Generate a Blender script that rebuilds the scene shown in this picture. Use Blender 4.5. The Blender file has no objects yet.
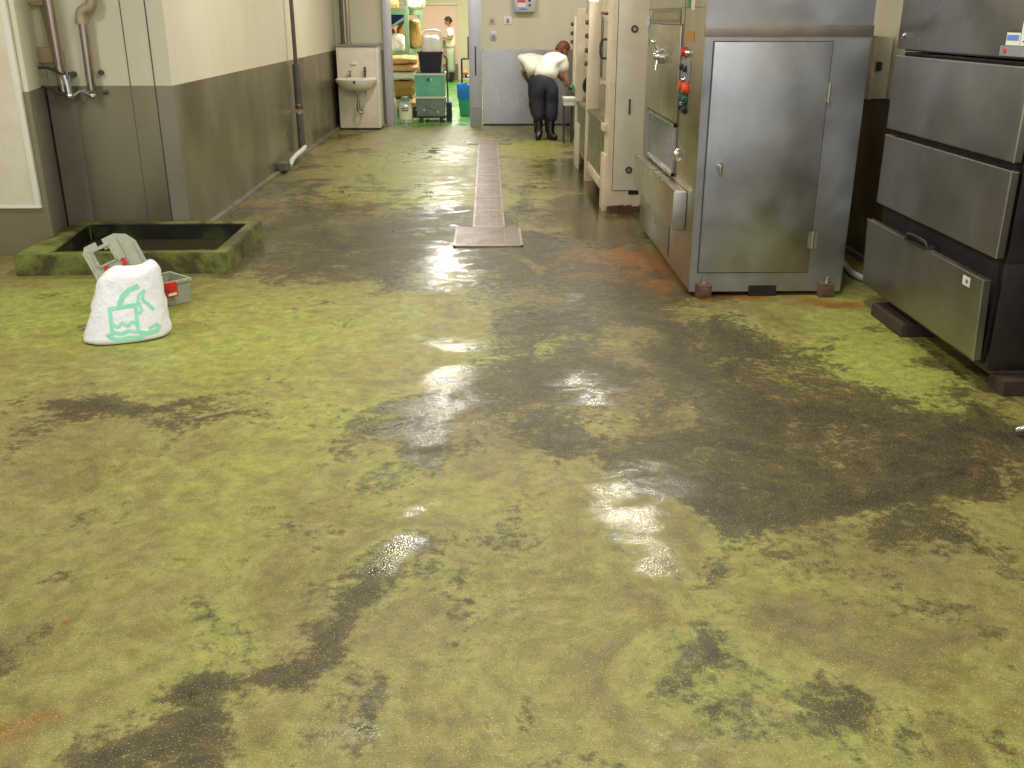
import bpy, bmesh, math, random
import numpy as np
from mathutils import Vector, Matrix, noise
from mathutils.bvhtree import BVHTree
random.seed(7)
PI = math.pi
S = bpy.context.scene
C = S.collection

# ---------------------------------------------------------------- camera
cam_d = bpy.data.cameras.new('camera'); cam = bpy.data.objects.new('camera', cam_d); C.objects.link(cam)
cam_d.sensor_width = 36.0; cam_d.lens = 960 / 1024 * 36.0; cam_d.clip_start = 0.05; cam_d.clip_end = 200
cam.location = (0, 0, 1.65)
cam.rotation_euler = (math.radians(90 - 20.92), 0, math.radians(-1.393))
S.camera = cam
# ---------------------------------------------------------------- colour management, world, lights
S.view_settings.view_transform = 'Standard'; S.view_settings.look = 'None'
S.view_settings.gamma = 1; S.view_settings.use_curve_mapping = False
S.view_settings.exposure = -0.1
W = bpy.data.worlds.new('world'); S.world = W; W.use_nodes = True
bg = W.node_tree.nodes['Background']; bg.inputs[0].default_value = (0.72, 0.82, 1.0, 1); bg.inputs[1].default_value = 1.15

def area(name, loc, sx, sy, power, col, rot=(0, 0, 0)):
    l = bpy.data.lights.new(name, 'AREA'); l.shape = 'RECTANGLE'; l.size = sx; l.size_y = sy
    l.energy = power; l.color = col
    o = bpy.data.objects.new(name, l); C.objects.link(o); o.location = loc; o.rotation_euler = rot
    return o
WARM = (1.0, 0.95, 0.87)
LAMPS = [(-0.68, 4.5), (-0.68, 8.8), (-0.68, 13.1), (1.38, 4.5), (1.38, 8.8), (1.38, 13.1), (-0.68, 0.2), (1.38, 0.2), (-3.6, 4.5), (-3.6, 0.2)]
for x, y in LAMPS:
    area('lamp_light', (x, y, 3.36), 0.24, 0.6, 62, WARM)
for y in (18.2, 21.5, 25.5):
    area('storeroom_light', (-0.75, y, 2.86), 0.5, 1.3, 115, (1.0, 0.95, 0.90))

# ---------------------------------------------------------------- helpers
def lin(v):
    v /= 255.0
    return v / 12.92 if v <= 0.04045 else ((v + 0.055) / 1.055) ** 2.4
def rgb(r, g, b): return (lin(r), lin(g), lin(b), 1)

class NT:
    def __init__(s, m): s.t = m.node_tree; s.n = s.t.nodes; s.l = s.t.links
    def new(s, ty, **k):
        n = s.n.new(ty)
        for a, v in k.items(): setattr(n, a, v)
        return n
    def link(s, a, b): s.l.new(a, b)
    def noise(s, co, scale, detail=4, rough=0.6, dist=0.0):
        n = s.new('ShaderNodeTexNoise'); n.inputs['Scale'].default_value = scale
        n.inputs['Detail'].default_value = detail; n.inputs['Roughness'].default_value = rough
        n.inputs['Distortion'].default_value = dist
        if co is not None: s.link(co, n.inputs['Vector'])
        return n.outputs['Fac']
    def mapping(s, co, scale):
        n = s.new('ShaderNodeMapping'); n.inputs['Scale'].default_value = scale; s.link(co, n.inputs['Vector']); return n.outputs[0]
    def ramp(s, f, stops):
        n = s.new('ShaderNodeValToRGB'); cr = n.color_ramp
        while len(cr.elements) > 1: cr.elements.remove(cr.elements[0])
        cr.elements[0].position = stops[0][0]; cr.elements[0].color = stops[0][1]
        for p, c in stops[1:]:
            e = cr.elements.new(p); e.color = c
        s.link(f, n.inputs[0]); return n.outputs[0]
    def mix(s, f, a, b, mode='MIX'):
        n = s.new('ShaderNodeMix', data_type='RGBA', blend_type=mode)
        for v, i in ((f, 0), (a, 6), (b, 7)):
            if hasattr(v, 'is_linked'): s.link(v, n.inputs[i])
            elif i == 0: n.inputs[0].default_value = v
            else: n.inputs[i].default_value = v
        return n.outputs[2]
    def math(s, op, a, b=None, clamp=False):
        n = s.new('ShaderNodeMath', operation=op); n.use_clamp = clamp
        for v, i in ((a, 0), (b, 1)):
            if v is None: continue
            if hasattr(v, 'is_linked'): s.link(v, n.inputs[i])
            else: n.inputs[i].default_value = v
        return n.outputs[0]
    def range(s, f, a, b, c=0.0, d=1.0):
        n = s.new('ShaderNodeMapRange'); s.link(f, n.inputs[0])
        for i, v in enumerate((a, b, c, d)): n.inputs[i + 1].default_value = v
        return n.outputs[0]

def g(v): return (v, v, v, 1)
def mat(name, col, rough=0.5, metal=0.0, var=0.12, scale=6.0, stretch=(1, 1, 1), dirt=None, dirt_amt=0.4, dirt_scale=3.0, bump=0.0, bscale=40, trans=0.0, emit=None, spec=0.5, rvar=0.1, dlo=0.42):
    m = bpy.data.materials.new(name); m.use_nodes = True; T = NT(m); b = T.n['Principled BSDF']
    co = T.new('ShaderNodeTexCoord').outputs['Object']
    c2 = T.mapping(co, stretch)
    f = T.noise(c2, scale)
    dark = tuple(v * (1 - var) for v in col[:3]) + (1,); lite = tuple(min(1, v * (1 + var)) for v in col[:3]) + (1,)
    cc = T.ramp(f, [(0.3, dark), (0.7, lite)])
    if dirt is not None:
        d = T.noise(c2, dirt_scale, 3 if metal > 0.5 else 6, 0.45 if metal > 0.5 else 0.65, 0.3)
        d = T.range(d, dlo, dlo + (0.28 if metal > 0.5 else 0.2), 0, dirt_amt)
        cc = T.mix(d, cc, dirt)
    T.link(cc, b.inputs['Base Color'])
    T.link(T.range(T.noise(c2, scale * 1.7, 2, 0.4), 0.25, 0.75, max(0.03, rough - rvar), min(1, rough + rvar)), b.inputs['Roughness'])
    b.inputs['Metallic'].default_value = metal
    b.inputs['Specular IOR Level'].default_value = spec
    if trans: b.inputs['Transmission Weight'].default_value = trans
    if emit: b.inputs['Emission Color'].default_value = emit[0]; b.inputs['Emission Strength'].default_value = emit[1]
    if bump:
        bn = T.new('ShaderNodeBump'); bn.inputs['Strength'].default_value = bump; bn.inputs['Distance'].default_value = 0.01
        T.link(T.noise(c2, bscale), bn.inputs['Height']); T.link(bn.outputs[0], b.inputs['Normal'])
    return m

M = {}
M['cream'] = mat('cream_wall_panel', rgb(214, 210, 188), 0.5, var=0.03, scale=1.2, dirt=rgb(192, 182, 150), dirt_amt=0.25, dirt_scale=1.4, stretch=(1, 1, 0.25))
M['cream_gloss'] = mat('cream_painted_panel', rgb(222, 216, 200), 0.4, var=0.03, scale=2, dirt=rgb(190, 170, 125), dirt_amt=0.3, dirt_scale=2.5)
M['ceil'] = mat('white_ceiling', rgb(225, 224, 212), 0.8, var=0.02)
M['wains'] = mat('dull_steel_wainscot', rgb(150, 143, 120), 0.40, 0.75, var=0.12, scale=1.8, stretch=(0.7, 0.7, 0.4), dirt=rgb(92, 72, 48), dirt_amt=0.6, dirt_scale=1.6, rvar=0.14)
M['wains_dark'] = mat('dark_steel_wainscot', rgb(110, 96, 80), 0.45, 0.7, var=0.15, scale=2.2, dirt=rgb(60, 45, 30), dirt_amt=0.6, dirt_scale=2)
M['wains_bright'] = mat('bright_steel_wainscot', rgb(198, 196, 198), 0.3, 0.8, var=0.06, scale=2.2, rvar=0.06)
M['flash'] = mat('steel_corner_flashing', rgb(146, 138, 124), 0.45, 0.5, var=0.1, scale=3)
M['steel'] = mat('brushed_stainless', rgb(192, 186, 174), 0.32, 1.0, var=0.07, scale=3, stretch=(1, 1, 0.6), dirt=rgb(130, 112, 80), dirt_amt=0.25, dirt_scale=2.0, rvar=0.08)
M['steel_blue'] = mat('hazy_stainless', rgb(178, 178, 180), 0.42, 1.0, var=0.1, scale=3.5, stretch=(1, 1, 1), dirt=rgb(120, 110, 98), dirt_amt=0.6, dirt_scale=2.0, rvar=0.1)
M['steel_band'] = mat('dull_brown_steel_band', rgb(140, 130, 118), 0.45, 0.85, var=0.12, scale=5)
M['steel_drawer'] = mat('grey_stained_stainless', rgb(158, 156, 152), 0.36, 0.95, var=0.1, scale=2.5, dirt=rgb(96, 86, 62), dirt_amt=0.5, dirt_scale=1.8, rvar=0.1)
M['steel_dark'] = mat('dark_cabinet_steel', rgb(78, 76, 76), 0.4, 0.85, var=0.15, scale=3)
M['edge'] = mat('bright_edge_steel', rgb(196, 190, 178), 0.3, 0.95, var=0.08)  # brighter steel for rims, frames and small fittings
M['chrome'] = mat('chrome', rgb(225, 225, 225), 0.12, 1.0, var=0.03, rvar=0.04)
M['pipe'] = mat('polished_pipe', rgb(186, 170, 158), 0.2, 1.0, var=0.05, rvar=0.05)
M['pipe_grey'] = mat('grey_drain_pipe', rgb(104, 98, 96), 0.45, 0.2, var=0.12, scale=9, dirt=rgb(70, 52, 38), dirt_amt=0.5)
M['pale_pipe'] = mat('pale_pvc', rgb(196, 196, 186), 0.45, var=0.06)
M['tan_fit'] = mat('tan_fitting', rgb(176, 162, 130), 0.4, 0.3, var=0.08)
M['dark'] = mat('dark_gap', rgb(26, 22, 20), 0.8, var=0.2)
M['black'] = mat('black_plastic', rgb(32, 31, 34), 0.45, var=0.12)
M['navy'] = mat('navy_plastic', rgb(26, 24, 44), 0.4, var=0.12)
M['red'] = mat('red_plastic', rgb(200, 40, 40), 0.35, var=0.06)
M['orange'] = mat('orange_red_plastic', rgb(226, 84, 40), 0.35, var=0.06)
M['green_btn'] = mat('dark_green_plastic', rgb(30, 90, 66), 0.35, var=0.08)
M['green_tag'] = mat('green_sticker', rgb(66, 134, 78), 0.5, var=0.05)
M['white_tag'] = mat('white_sticker', rgb(214, 218, 206), 0.5, var=0.04)
M['amber_tag'] = mat('amber_sticker', rgb(186, 132, 52), 0.5, var=0.18, scale=40)
M['louver'] = mat('greenish_nameplate', rgb(122, 130, 92), 0.35, 0.6, var=0.1, scale=20)
M['ink'] = mat('dark_ink', rgb(70, 66, 66), 0.6, var=0.05)
M['ink_blue'] = mat('blue_ink', rgb(96, 128, 196), 0.6, var=0.08)
M['ink_red'] = mat('red_ink', rgb(196, 50, 60), 0.6, var=0.08)
M['white'] = mat('white_plastic', rgb(228, 226, 216), 0.4, var=0.03)
M['ceramic'] = mat('white_ceramic', rgb(236, 232, 220), 0.15, var=0.02, rvar=0.04)
M['alu'] = mat('aluminium_frame', rgb(190, 190, 200), 0.4, 0.6, var=0.05)
M['alu_dark'] = mat('grey_plate', rgb(150, 148, 148), 0.5, 0.4, var=0.1, scale=30)
M['rusty'] = mat('rusty_steel', rgb(104, 82, 66), 0.7, 0.2, var=0.3, scale=20, dirt=rgb(92, 46, 26), dirt_amt=0.6, dirt_scale=14, bump=0.4)
M['wood'] = mat('stained_shaded_wood', rgb(64, 50, 40), 0.75, var=0.25, scale=9, stretch=(1, 0.2, 1), dirt=rgb(60, 40, 28), dirt_amt=0.8, dirt_scale=7, bump=0.4)  # brown base darkened to carry the shade under the drawer cabinet
M['grate'] = mat('grey_steel_grating', rgb(164, 152, 144), 0.42, 0.6, var=0.1, scale=14, dirt=rgb(120, 104, 80), dirt_amt=0.4, dirt_scale=5)
M['curb'] = mat('green_painted_concrete', rgb(118, 128, 58), 0.6, var=0.2, scale=9, dirt=rgb(58, 48, 30), dirt_amt=0.9, dlo=0.40, dirt_scale=5, bump=0.4, bscale=30)
M['sludge'] = mat('dark_wet_basin', rgb(56, 50, 26), 0.12, var=0.4, scale=7, bump=0.2, bscale=14)
M['strip'] = mat('grey_floor_strip', rgb(128, 122, 100), 0.5, var=0.15, scale=8, dirt=rgb(70, 56, 40), dirt_amt=0.7)
M['green_floor'] = mat('bright_green_floor', rgb(98, 172, 92), 0.25, var=0.08, scale=3, dirt=rgb(150, 188, 100), dirt_amt=0.5, dirt_scale=1.2)
M['store_wall'] = mat('storeroom_wall', rgb(250, 214, 196), 0.5, var=0.02)
M['store_door'] = mat('pale_yellow_door', rgb(224, 214, 178), 0.45, var=0.02)
M['store_dado'] = mat('storeroom_dado', rgb(150, 140, 124), 0.5, 0.3, var=0.1)
M['rack'] = mat('green_rack_paint', rgb(112, 150, 112), 0.45, var=0.1, scale=10, dirt=rgb(150, 170, 130), dirt_amt=0.3, dirt_scale=9)
M['sack'] = mat('brown_paper_sack', rgb(206, 164, 106), 0.75, var=0.1, scale=12, bump=0.5, bscale=16)
M['sack_dark'] = mat('ochre_sack', rgb(164, 128, 60), 0.75, var=0.12, scale=12, bump=0.5, bscale=16)
M['sack_white'] = mat('white_plastic_sack', rgb(236, 232, 222), 0.4, var=0.03, bump=0.5, bscale=14)
M['blue'] = mat('blue_sheet', rgb(24, 60, 168), 0.4, var=0.1)
M['liner'] = mat('sky_blue_liner', rgb(24, 130, 226), 0.3, var=0.14, scale=14, bump=0.6, bscale=22)
M['bin_green'] = mat('teal_green_bin', rgb(66, 164, 134), 0.4, var=0.05)
M['crate_teal'] = mat('teal_tinted_tub', rgb(104, 178, 150), 0.35, var=0.14, scale=9)
M['crate_grey'] = mat('grey_tinted_tub', rgb(118, 126, 116), 0.35, var=0.12, scale=9)
M['tub_rim'] = mat('pale_tub_rim', rgb(204, 206, 186), 0.4, var=0.05)
M['can'] = mat('pale_metal_can', rgb(190, 204, 196), 0.3, 0.5, var=0.06)
M['can_label'] = mat('cream_can_label', rgb(222, 222, 192), 0.5, var=0.03)
M['can_cap'] = mat('green_can_cap', rgb(96, 142, 112), 0.4, var=0.05)
M['bagwhite'] = mat('white_film', rgb(234, 234, 240), 0.36, var=0.02, bump=0.8, bscale=22, spec=0.4)
M['bagprint'] = mat('mint_green_print', rgb(142, 222, 190), 0.42, var=0.1, scale=30)
M['clear'] = mat('clear_cloudy_plastic', rgb(206, 208, 186), 0.22, var=0.06, scale=14, trans=0.45)
M['clear2'] = mat('clear_grey_plastic', rgb(186, 190, 172), 0.2, var=0.06, scale=14, trans=0.4)
M['shirt'] = mat('white_work_shirt', rgb(240, 238, 222), 0.8, var=0.03, bump=0.6, bscale=9)
M['shirt_pink'] = mat('white_tunic', rgb(244, 232, 220), 0.8, var=0.03, bump=0.4, bscale=9)
M['trouser'] = mat('dark_navy_trousers', rgb(38, 38, 52), 0.7, var=0.15, scale=8, bump=0.6, bscale=9)
M['trouser_grey'] = mat('pale_grey_trousers', rgb(172, 184, 156), 0.75, var=0.08)
M['boot'] = mat('black_rubber_boot', rgb(20, 20, 24), 0.3, var=0.1)
M['pink_plate'] = mat('pinkish_switch_plate', rgb(212, 190, 180), 0.5, var=0.03)
M['skin'] = mat('skin', rgb(176, 122, 92), 0.5, var=0.06)
M['hair'] = mat('reddish_brown_hair', rgb(92, 44, 28), 0.6, var=0.2, scale=40)
M['hair_dark'] = mat('dark_hair', rgb(50, 32, 28), 0.6, var=0.2, scale=40)
M['green_glove'] = mat('green_rubber_glove', rgb(24, 118, 66), 0.4, var=0.08)
M['glass_dark'] = mat('dark_machine_window', rgb(52, 58, 92), 0.12, 0.3, var=0.6, scale=3, rvar=0.05)
M['curb_in'] = mat('mossy_basin_wall', rgb(66, 80, 30), 0.4, var=0.4, scale=5, dirt=rgb(20, 16, 10), dirt_amt=0.98, dlo=0.30, dirt_scale=3)
M['glass_grey'] = mat('grey_machine_glass', rgb(150, 152, 142), 0.15, 0.5, var=0.1, scale=4)
M['tank'] = mat('olive_grey_tank_steel', rgb(138, 140, 116), 0.36, 0.8, var=0.12, scale=3, dirt=rgb(110, 96, 60), dirt_amt=0.4)
M['machine_cream'] = mat('cream_machine_paint', rgb(226, 214, 190), 0.35, var=0.03, scale=3, dirt=rgb(190, 150, 90), dirt_amt=0.35, dirt_scale=3.0)
M['lamp_white'] = mat('lamp_housing', rgb(230, 230, 225), 0.5, var=0.02)
M['tube'] = mat('lamp_tube', rgb(250, 250, 240), 0.5, var=0.0, emit=((1, 0.95, 0.85, 1), 3.0))

def link(name, bm, m, parent=None, smooth=False, loc=None, rot=None):
    me = bpy.data.meshes.new(name)
    bmesh.ops.recalc_face_normals(bm, faces=bm.faces)
    bm.to_mesh(me); bm.free()
    ms = m if isinstance(m, (list, tuple)) else [m]
    for q in ms: me.materials.append(M[q] if isinstance(q, str) else q)
    if smooth:
        for p in me.polygons: p.use_smooth = True
        if smooth != 'all': me.set_sharp_from_angle(angle=math.radians(38))
    o = bpy.data.objects.new(name, me); C.objects.link(o)
    if parent is not None: o.parent = parent
    if loc: o.location = loc
    if rot: o.rotation_euler = rot
    return o
def tag(o, label=None, cat=None, group=None, kind=None):
    if label: o['label'] = label
    if cat: o['category'] = cat
    if group: o['group'] = group
    if kind: o['kind'] = kind
    return o
def thing(name, label, cat, loc=(0, 0, 0), rz=0, group=None):
    o = bpy.data.objects.new(name, None); C.objects.link(o); o.location = loc; o.rotation_euler = (0, 0, rz); o.empty_display_size = 0.1
    return tag(o, label, cat, group)
def new(): return bmesh.new()
def box(bm, x0, x1, y0, y1, z0, z1, bev=0.0, mi=0, M4=None):
    r = bmesh.ops.create_cube(bm, size=1)
    vs = r['verts']
    for v in vs:
        v.co = Vector(((x0 + x1) / 2 + v.co.x * (x1 - x0), (y0 + y1) / 2 + v.co.y * (y1 - y0), (z0 + z1) / 2 + v.co.z * (z1 - z0)))
    fs = set(f for v in vs for f in v.link_faces)
    if bev:
        es = list(set(e for v in vs for e in v.link_edges))
        rr = bmesh.ops.bevel(bm, geom=es, offset=bev, segments=2, profile=0.6, affect='EDGES')
        fs = set(rr['faces']) | set(f for f in fs if f.is_valid)
        vs = list(set(v for f in fs for v in f.verts))
    for f in fs: f.material_index = mi
    if M4 is not None: bmesh.ops.transform(bm, matrix=M4, verts=list(vs))
    return list(vs)
def cyl(bm, p0, p1, r0, r1=None, seg=16, mi=0, caps=True):
    r1 = r0 if r1 is None else r1
    p0, p1 = Vector(p0), Vector(p1); d = p1 - p0
    q = d.to_track_quat('Z', 'Y').to_matrix().to_4x4()
    r = bmesh.ops.create_cone(bm, cap_ends=caps, segments=seg, radius1=r0, radius2=r1, depth=d.length)
    bmesh.ops.transform(bm, matrix=Matrix.Translation((p0 + p1) / 2) @ q, verts=r['verts'])
    for f in set(f for v in r['verts'] for f in v.link_faces): f.material_index = mi
    return r['verts']
def tube(bm, pts, r, seg=10, mi=0, smooth_n=0):
    pts = [Vector(p) for p in pts]
    rs = list(r) if isinstance(r, (list, tuple)) else [r] * len(pts)
    for _ in range(smooth_n):
        q = [pts[0]]; qr = [rs[0]]
        for a, b, ra, rb in zip(pts, pts[1:], rs, rs[1:]): q += [a.lerp(b, .25), a.lerp(b, .75)]; qr += [ra * .75 + rb * .25, ra * .25 + rb * .75]
        pts = q + [pts[-1]]; rs = qr + [rs[-1]]
    rings = []; up = Vector((0, 0, 1))
    t0 = (pts[1] - pts[0]).normalized()
    n = t0.orthogonal().normalized()
    for i, p in enumerate(pts):
        t = (pts[min(i + 1, len(pts) - 1)] - pts[max(i - 1, 0)]).normalized()
        n = (n - t * n.dot(t)).normalized(); b = t.cross(n)
        rings.append([bm.verts.new(p + (n * math.cos(2 * PI * k / seg) + b * math.sin(2 * PI * k / seg)) * rs[i]) for k in range(seg)])
    for a, b in zip(rings, rings[1:]):
        for k in range(seg):
            f = bm.faces.new((a[k], a[(k + 1) % seg], b[(k + 1) % seg], b[k])); f.material_index = mi
    for rg in (rings[0], rings[-1]):
        f = bm.faces.new(rg); f.material_index = mi
def lathe(bm, prof, cx=0, cy=0, seg=24, mi=0, sx=1.0, sy=1.0):
    rings = []
    for r, z in prof:
        rings.append([bm.verts.new((cx + sx * r * math.cos(2 * PI * k / seg), cy + sy * r * math.sin(2 * PI * k / seg), z)) for k in range(seg)])
    for a, b in zip(rings, rings[1:]):
        for k in range(seg):
            f = bm.faces.new((a[k], a[(k + 1) % seg], b[(k + 1) % seg], b[k])); f.material_index = mi
    for rg in (rings[0], rings[-1]):
        f = bm.faces.new(rg); f.material_index = mi
def ball(bm, c, r, sx=1, sy=1, sz=1, mi=0, sub=2):
    q = bmesh.ops.create_icosphere(bm, subdivisions=sub, radius=1)
    for v in q['verts']: v.co = Vector((c[0] + v.co.x * r * sx, c[1] + v.co.y * r * sy, c[2] + v.co.z * r * sz))
    return q['verts']
def B(name, m, parent, *boxes, bev=0.0, smooth=False, **k):
    bm = new()
    for b in boxes: box(bm, *b, bev=bev)
    return link(name, bm, m, parent, smooth=smooth or bool(bev), **k)
def struct(o): o['kind'] = 'structure'; return o
_tn = [0]
def skinmesh(name, pts, edges, rad, m, parent=None, sub=2, disp=0.0, dscale=9, puff=0.0):
    """a limb tree: one vertex per joint, grown by a Skin modifier and baked"""
    me = bpy.data.meshes.new(name); me.from_pydata([Vector(p) for p in pts], edges, [])
    o = bpy.data.objects.new(name, me); C.objects.link(o)
    sk = o.modifiers.new('skin', 'SKIN'); sk.use_smooth_shade = True
    if not me.skin_vertices:
        raise RuntimeError('no skin layer')
    for i, r in enumerate(rad):
        me.skin_vertices[0].data[i].radius = r if isinstance(r, tuple) else (r, r)
    me.skin_vertices[0].data[0].use_root = True
    ss = o.modifiers.new('sub', 'SUBSURF'); ss.levels = sub; ss.render_levels = sub
    dg = bpy.context.evaluated_depsgraph_get(); dg.update()
    m2 = bpy.data.meshes.new_from_object(o.evaluated_get(dg))
    bpy.data.objects.remove(o); bpy.data.meshes.remove(me)
    m2.name = name; m2.materials.clear(); m2.materials.append(M[m])
    for p in m2.polygons: p.use_smooth = True
    if disp:
        for v in m2.vertices:
            v.co += v.normal * puff; n = noise.noise(Vector(v.co) * dscale); v.co += v.normal * n * disp
    o = bpy.data.objects.new(name, m2); C.objects.link(o)
    if parent is not None: o.parent = parent
    return o

def finish(root):
    """parts are modelled where they stand; move them into the frame of their thing's base point"""
    off = Matrix.Translation(-root.location)
    seen = set()
    def go(o):
        for ch in o.children:
            if ch.type == 'MESH' and ch.data.name not in seen:
                seen.add(ch.data.name); ch.data.transform(off)
            go(ch)
    go(root); return root

# ---------------------------------------------------------------- floor
# stains as they lie on the floor: (x, y, half width, half depth, amount)
grime = [(-1.75,4.1,0.32,0.17,0.8),(-1.82,3.77,0.3,0.21,0.55),(-1.21,3.86,0.26,0.2,0.4),(-1.87,3.5,0.16,0.13,0.45),(-1.57,4.15,0.18,0.12,0.5),(-0.69,2.94,0.21,0.21,0.45),(-0.58,2.51,0.12,0.18,0.55),(-0.57,2.23,0.07,0.06,0.8),(-0.71,2.18,0.05,0.05,0.75),(-0.71,1.97,0.18,0.12,0.95),(-0.79,1.9,0.15,0.09,0.6),(-1.32,2.32,0.16,0.09,0.85),(-1.26,2.39,0.07,0.04,0.6),(-0.32,2.73,0.2,0.12,0.25),(-1.43,7.3,0.83,0.88,0.8),(-1.72,6.86,0.43,0.49,0.75),(-1.16,8.05,0.75,0.66,0.8),(-2.23,10.04,0.61,1.11,0.75),(-1.11,9.92,0.51,0.49,0.45),(-1.68,8.63,0.71,0.65,0.75),(-2.03,8.23,0.34,0.85,0.85),(-2.33,12.19,0.62,0.9,0.55),(-1.05,7.25,0.45,0.68,0.75),(-0.62,7.64,0.4,0.96,0.85),(-0.3,8.58,0.27,0.56,0.6),(-0.79,6.82,0.58,0.36,0.55),(-2.27,14.25,0.57,0.97,0.45),(0.44,5.94,0.56,1.04,0.85),(0.73,5.25,0.51,0.75,0.8),(0.08,6.9,0.44,0.68,0.65),(0.97,6.03,0.39,0.49,0.7),(0.2,4.54,0.35,0.38,0.7),(-0.09,4.13,0.42,0.32,0.65),(0.53,4.31,0.53,0.3,0.7),(0.4,7.41,0.23,0.85,0.6),(1.0,4.57,0.5,0.66,0.85),(1.18,3.89,0.35,0.45,0.9),(0.87,3.66,0.29,0.24,0.7),(0.62,3.29,0.15,0.19,1.1),(0.27,3.45,0.6,0.13,0.95),(-0.28,3.4,0.27,0.21,0.65),(0.04,3.67,0.46,0.14,0.6),(-0.22,3.79,0.26,0.26,0.7),(1.65,3.49,0.56,0.24,1.0),(1.38,3.18,0.56,0.11,1.0),(1.03,3.15,0.26,0.16,0.9),(1.83,3.36,0.27,0.3,0.85),(1.59,3.9,0.27,0.11,0.8),(1.73,3.62,0.5,0.14,0.7),(1.52,4.08,0.18,0.15,0.7),(1.13,4.89,0.32,0.27,0.6),(1.98,3.95,0.27,0.23,0.5),(1.04,2.83,0.2,0.2,0.4),(1.33,2.7,0.33,0.25,0.5),(1.09,2.41,0.33,0.1,0.4),(1.44,2.26,0.14,0.14,0.6),(1.58,2.81,0.2,0.17,0.5),(0.9,2.01,0.08,0.08,0.75),(0.59,2.2,0.03,0.08,0.7),(0.87,2.27,0.26,0.12,0.35),(0.67,2.64,0.22,0.12,0.3),(1.16,1.86,0.15,0.1,0.5),(0.81,9.04,0.56,0.51,0.8),(1.03,8.11,0.59,0.59,0.95),(1.21,10.56,0.38,0.96,0.85),(0.68,11.65,0.48,0.58,0.6),(0.73,9.87,0.56,0.42,0.7),(1.01,7.33,0.46,0.35,0.8),(0.63,14.77,0.9,0.65,0.5),(1.26,12.29,0.25,1.81,0.8),(-0.91,13.07,0.8,0.62,0.3),(0.5,8.54,0.62,0.37,0.6),(-0.06,2.07,0.02,0.07,0.5),(0.22,2.15,0.02,0.08,0.35),(2.23,5.14,0.14,0.37,0.5),(2.25,4.47,0.35,0.2,0.7),(2.35,4.06,0.28,0.17,0.8),(0.22,2.72,0.39,0.16,0.25),(-0.18,2.4,0.35,0.2,0.25),(0.17,2.03,0.39,0.12,0.2),(1.5,5.75,0.25,0.18,0.6),(-0.28,2.5,0.18,0.16,0.2),(1.97,4.95,0.16,0.14,0.25)]
rust = [(0.8,6.79,0.43,0.42,0.7),(1.09,6.33,0.34,0.43,0.9),(1.29,5.95,0.32,0.19,1.0),(1.09,6.81,0.22,0.67,0.7),(0.56,7.51,0.4,0.29,0.55),(1.69,5.77,0.38,0.11,0.8),(1.3,5.15,0.17,0.18,0.3),(0.85,8.23,0.17,0.43,0.6),(1.09,9.84,0.14,1.77,0.6),(-1.31,2.35,0.03,0.02,1.2),(-1.18,2.75,0.13,0.12,0.2),(2.18,5.62,0.18,0.09,0.7),(0.1,3.14,0.22,0.23,0.35),(0.47,2.42,0.21,0.09,0.3),(-1.05,1.89,0.1,0.07,0.5),(1.46,14.42,0.14,2.2,0.5),(0.36,6.69,0.36,0.3,0.35),(-0.6,4.54,0.3,0.23,0.3),(-0.05,5.01,0.27,0.28,0.3),(0.89,2.52,0.25,0.08,0.25),(1.42,3.1,0.37,0.15,0.25)]
bright = [(2.01,5.32,0.34,0.77,0.9),(1.91,4.65,0.31,0.4,1.0),(1.49,4.81,0.27,0.33,0.5),(1.98,4.08,0.28,0.25,0.7),(1.82,3.17,0.22,0.08,0.6),(1.21,3.35,0.12,0.09,0.8),(-1.07,5.35,0.9,0.96,0.55),(-2.5,5.48,0.52,0.61,0.8),(-1.54,4.9,0.8,0.5,0.55),(-0.66,3.94,0.35,0.45,0.45),(-0.84,3.34,0.3,0.34,0.5),(-0.85,2.75,0.2,0.25,0.45),(-1.31,2.55,0.24,0.33,0.2),(0.15,4.66,0.31,0.09,0.6),(0.37,4.81,0.42,0.08,0.6),(0.64,3.75,0.26,0.13,0.45),(-0.04,3.0,0.32,0.29,0.4),(-0.99,11.32,0.89,2.27,0.6),(-0.66,9.37,0.58,0.76,0.5),(0.76,13.05,0.53,0.82,0.6),(0.5,9.3,0.39,0.43,0.5),(0.84,2.36,0.23,0.09,0.4),(0.78,2.72,0.16,0.31,0.35),(0.47,1.95,0.23,0.11,0.2),(-1.62,9.92,0.41,0.37,0.3),(0.48,4.9,0.48,0.1,0.5),(-0.66,2.09,0.08,0.16,0.2),(0.07,1.96,0.15,0.15,0.15),(1.19,2.35,0.18,0.07,0.3),(-2.87,5.89,0.37,0.46,0.8),(-1.56,5.85,0.44,0.37,0.4),(1.47,4.21,0.14,0.21,0.5),(0.81,3.36,0.16,0.09,0.5)]
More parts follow.
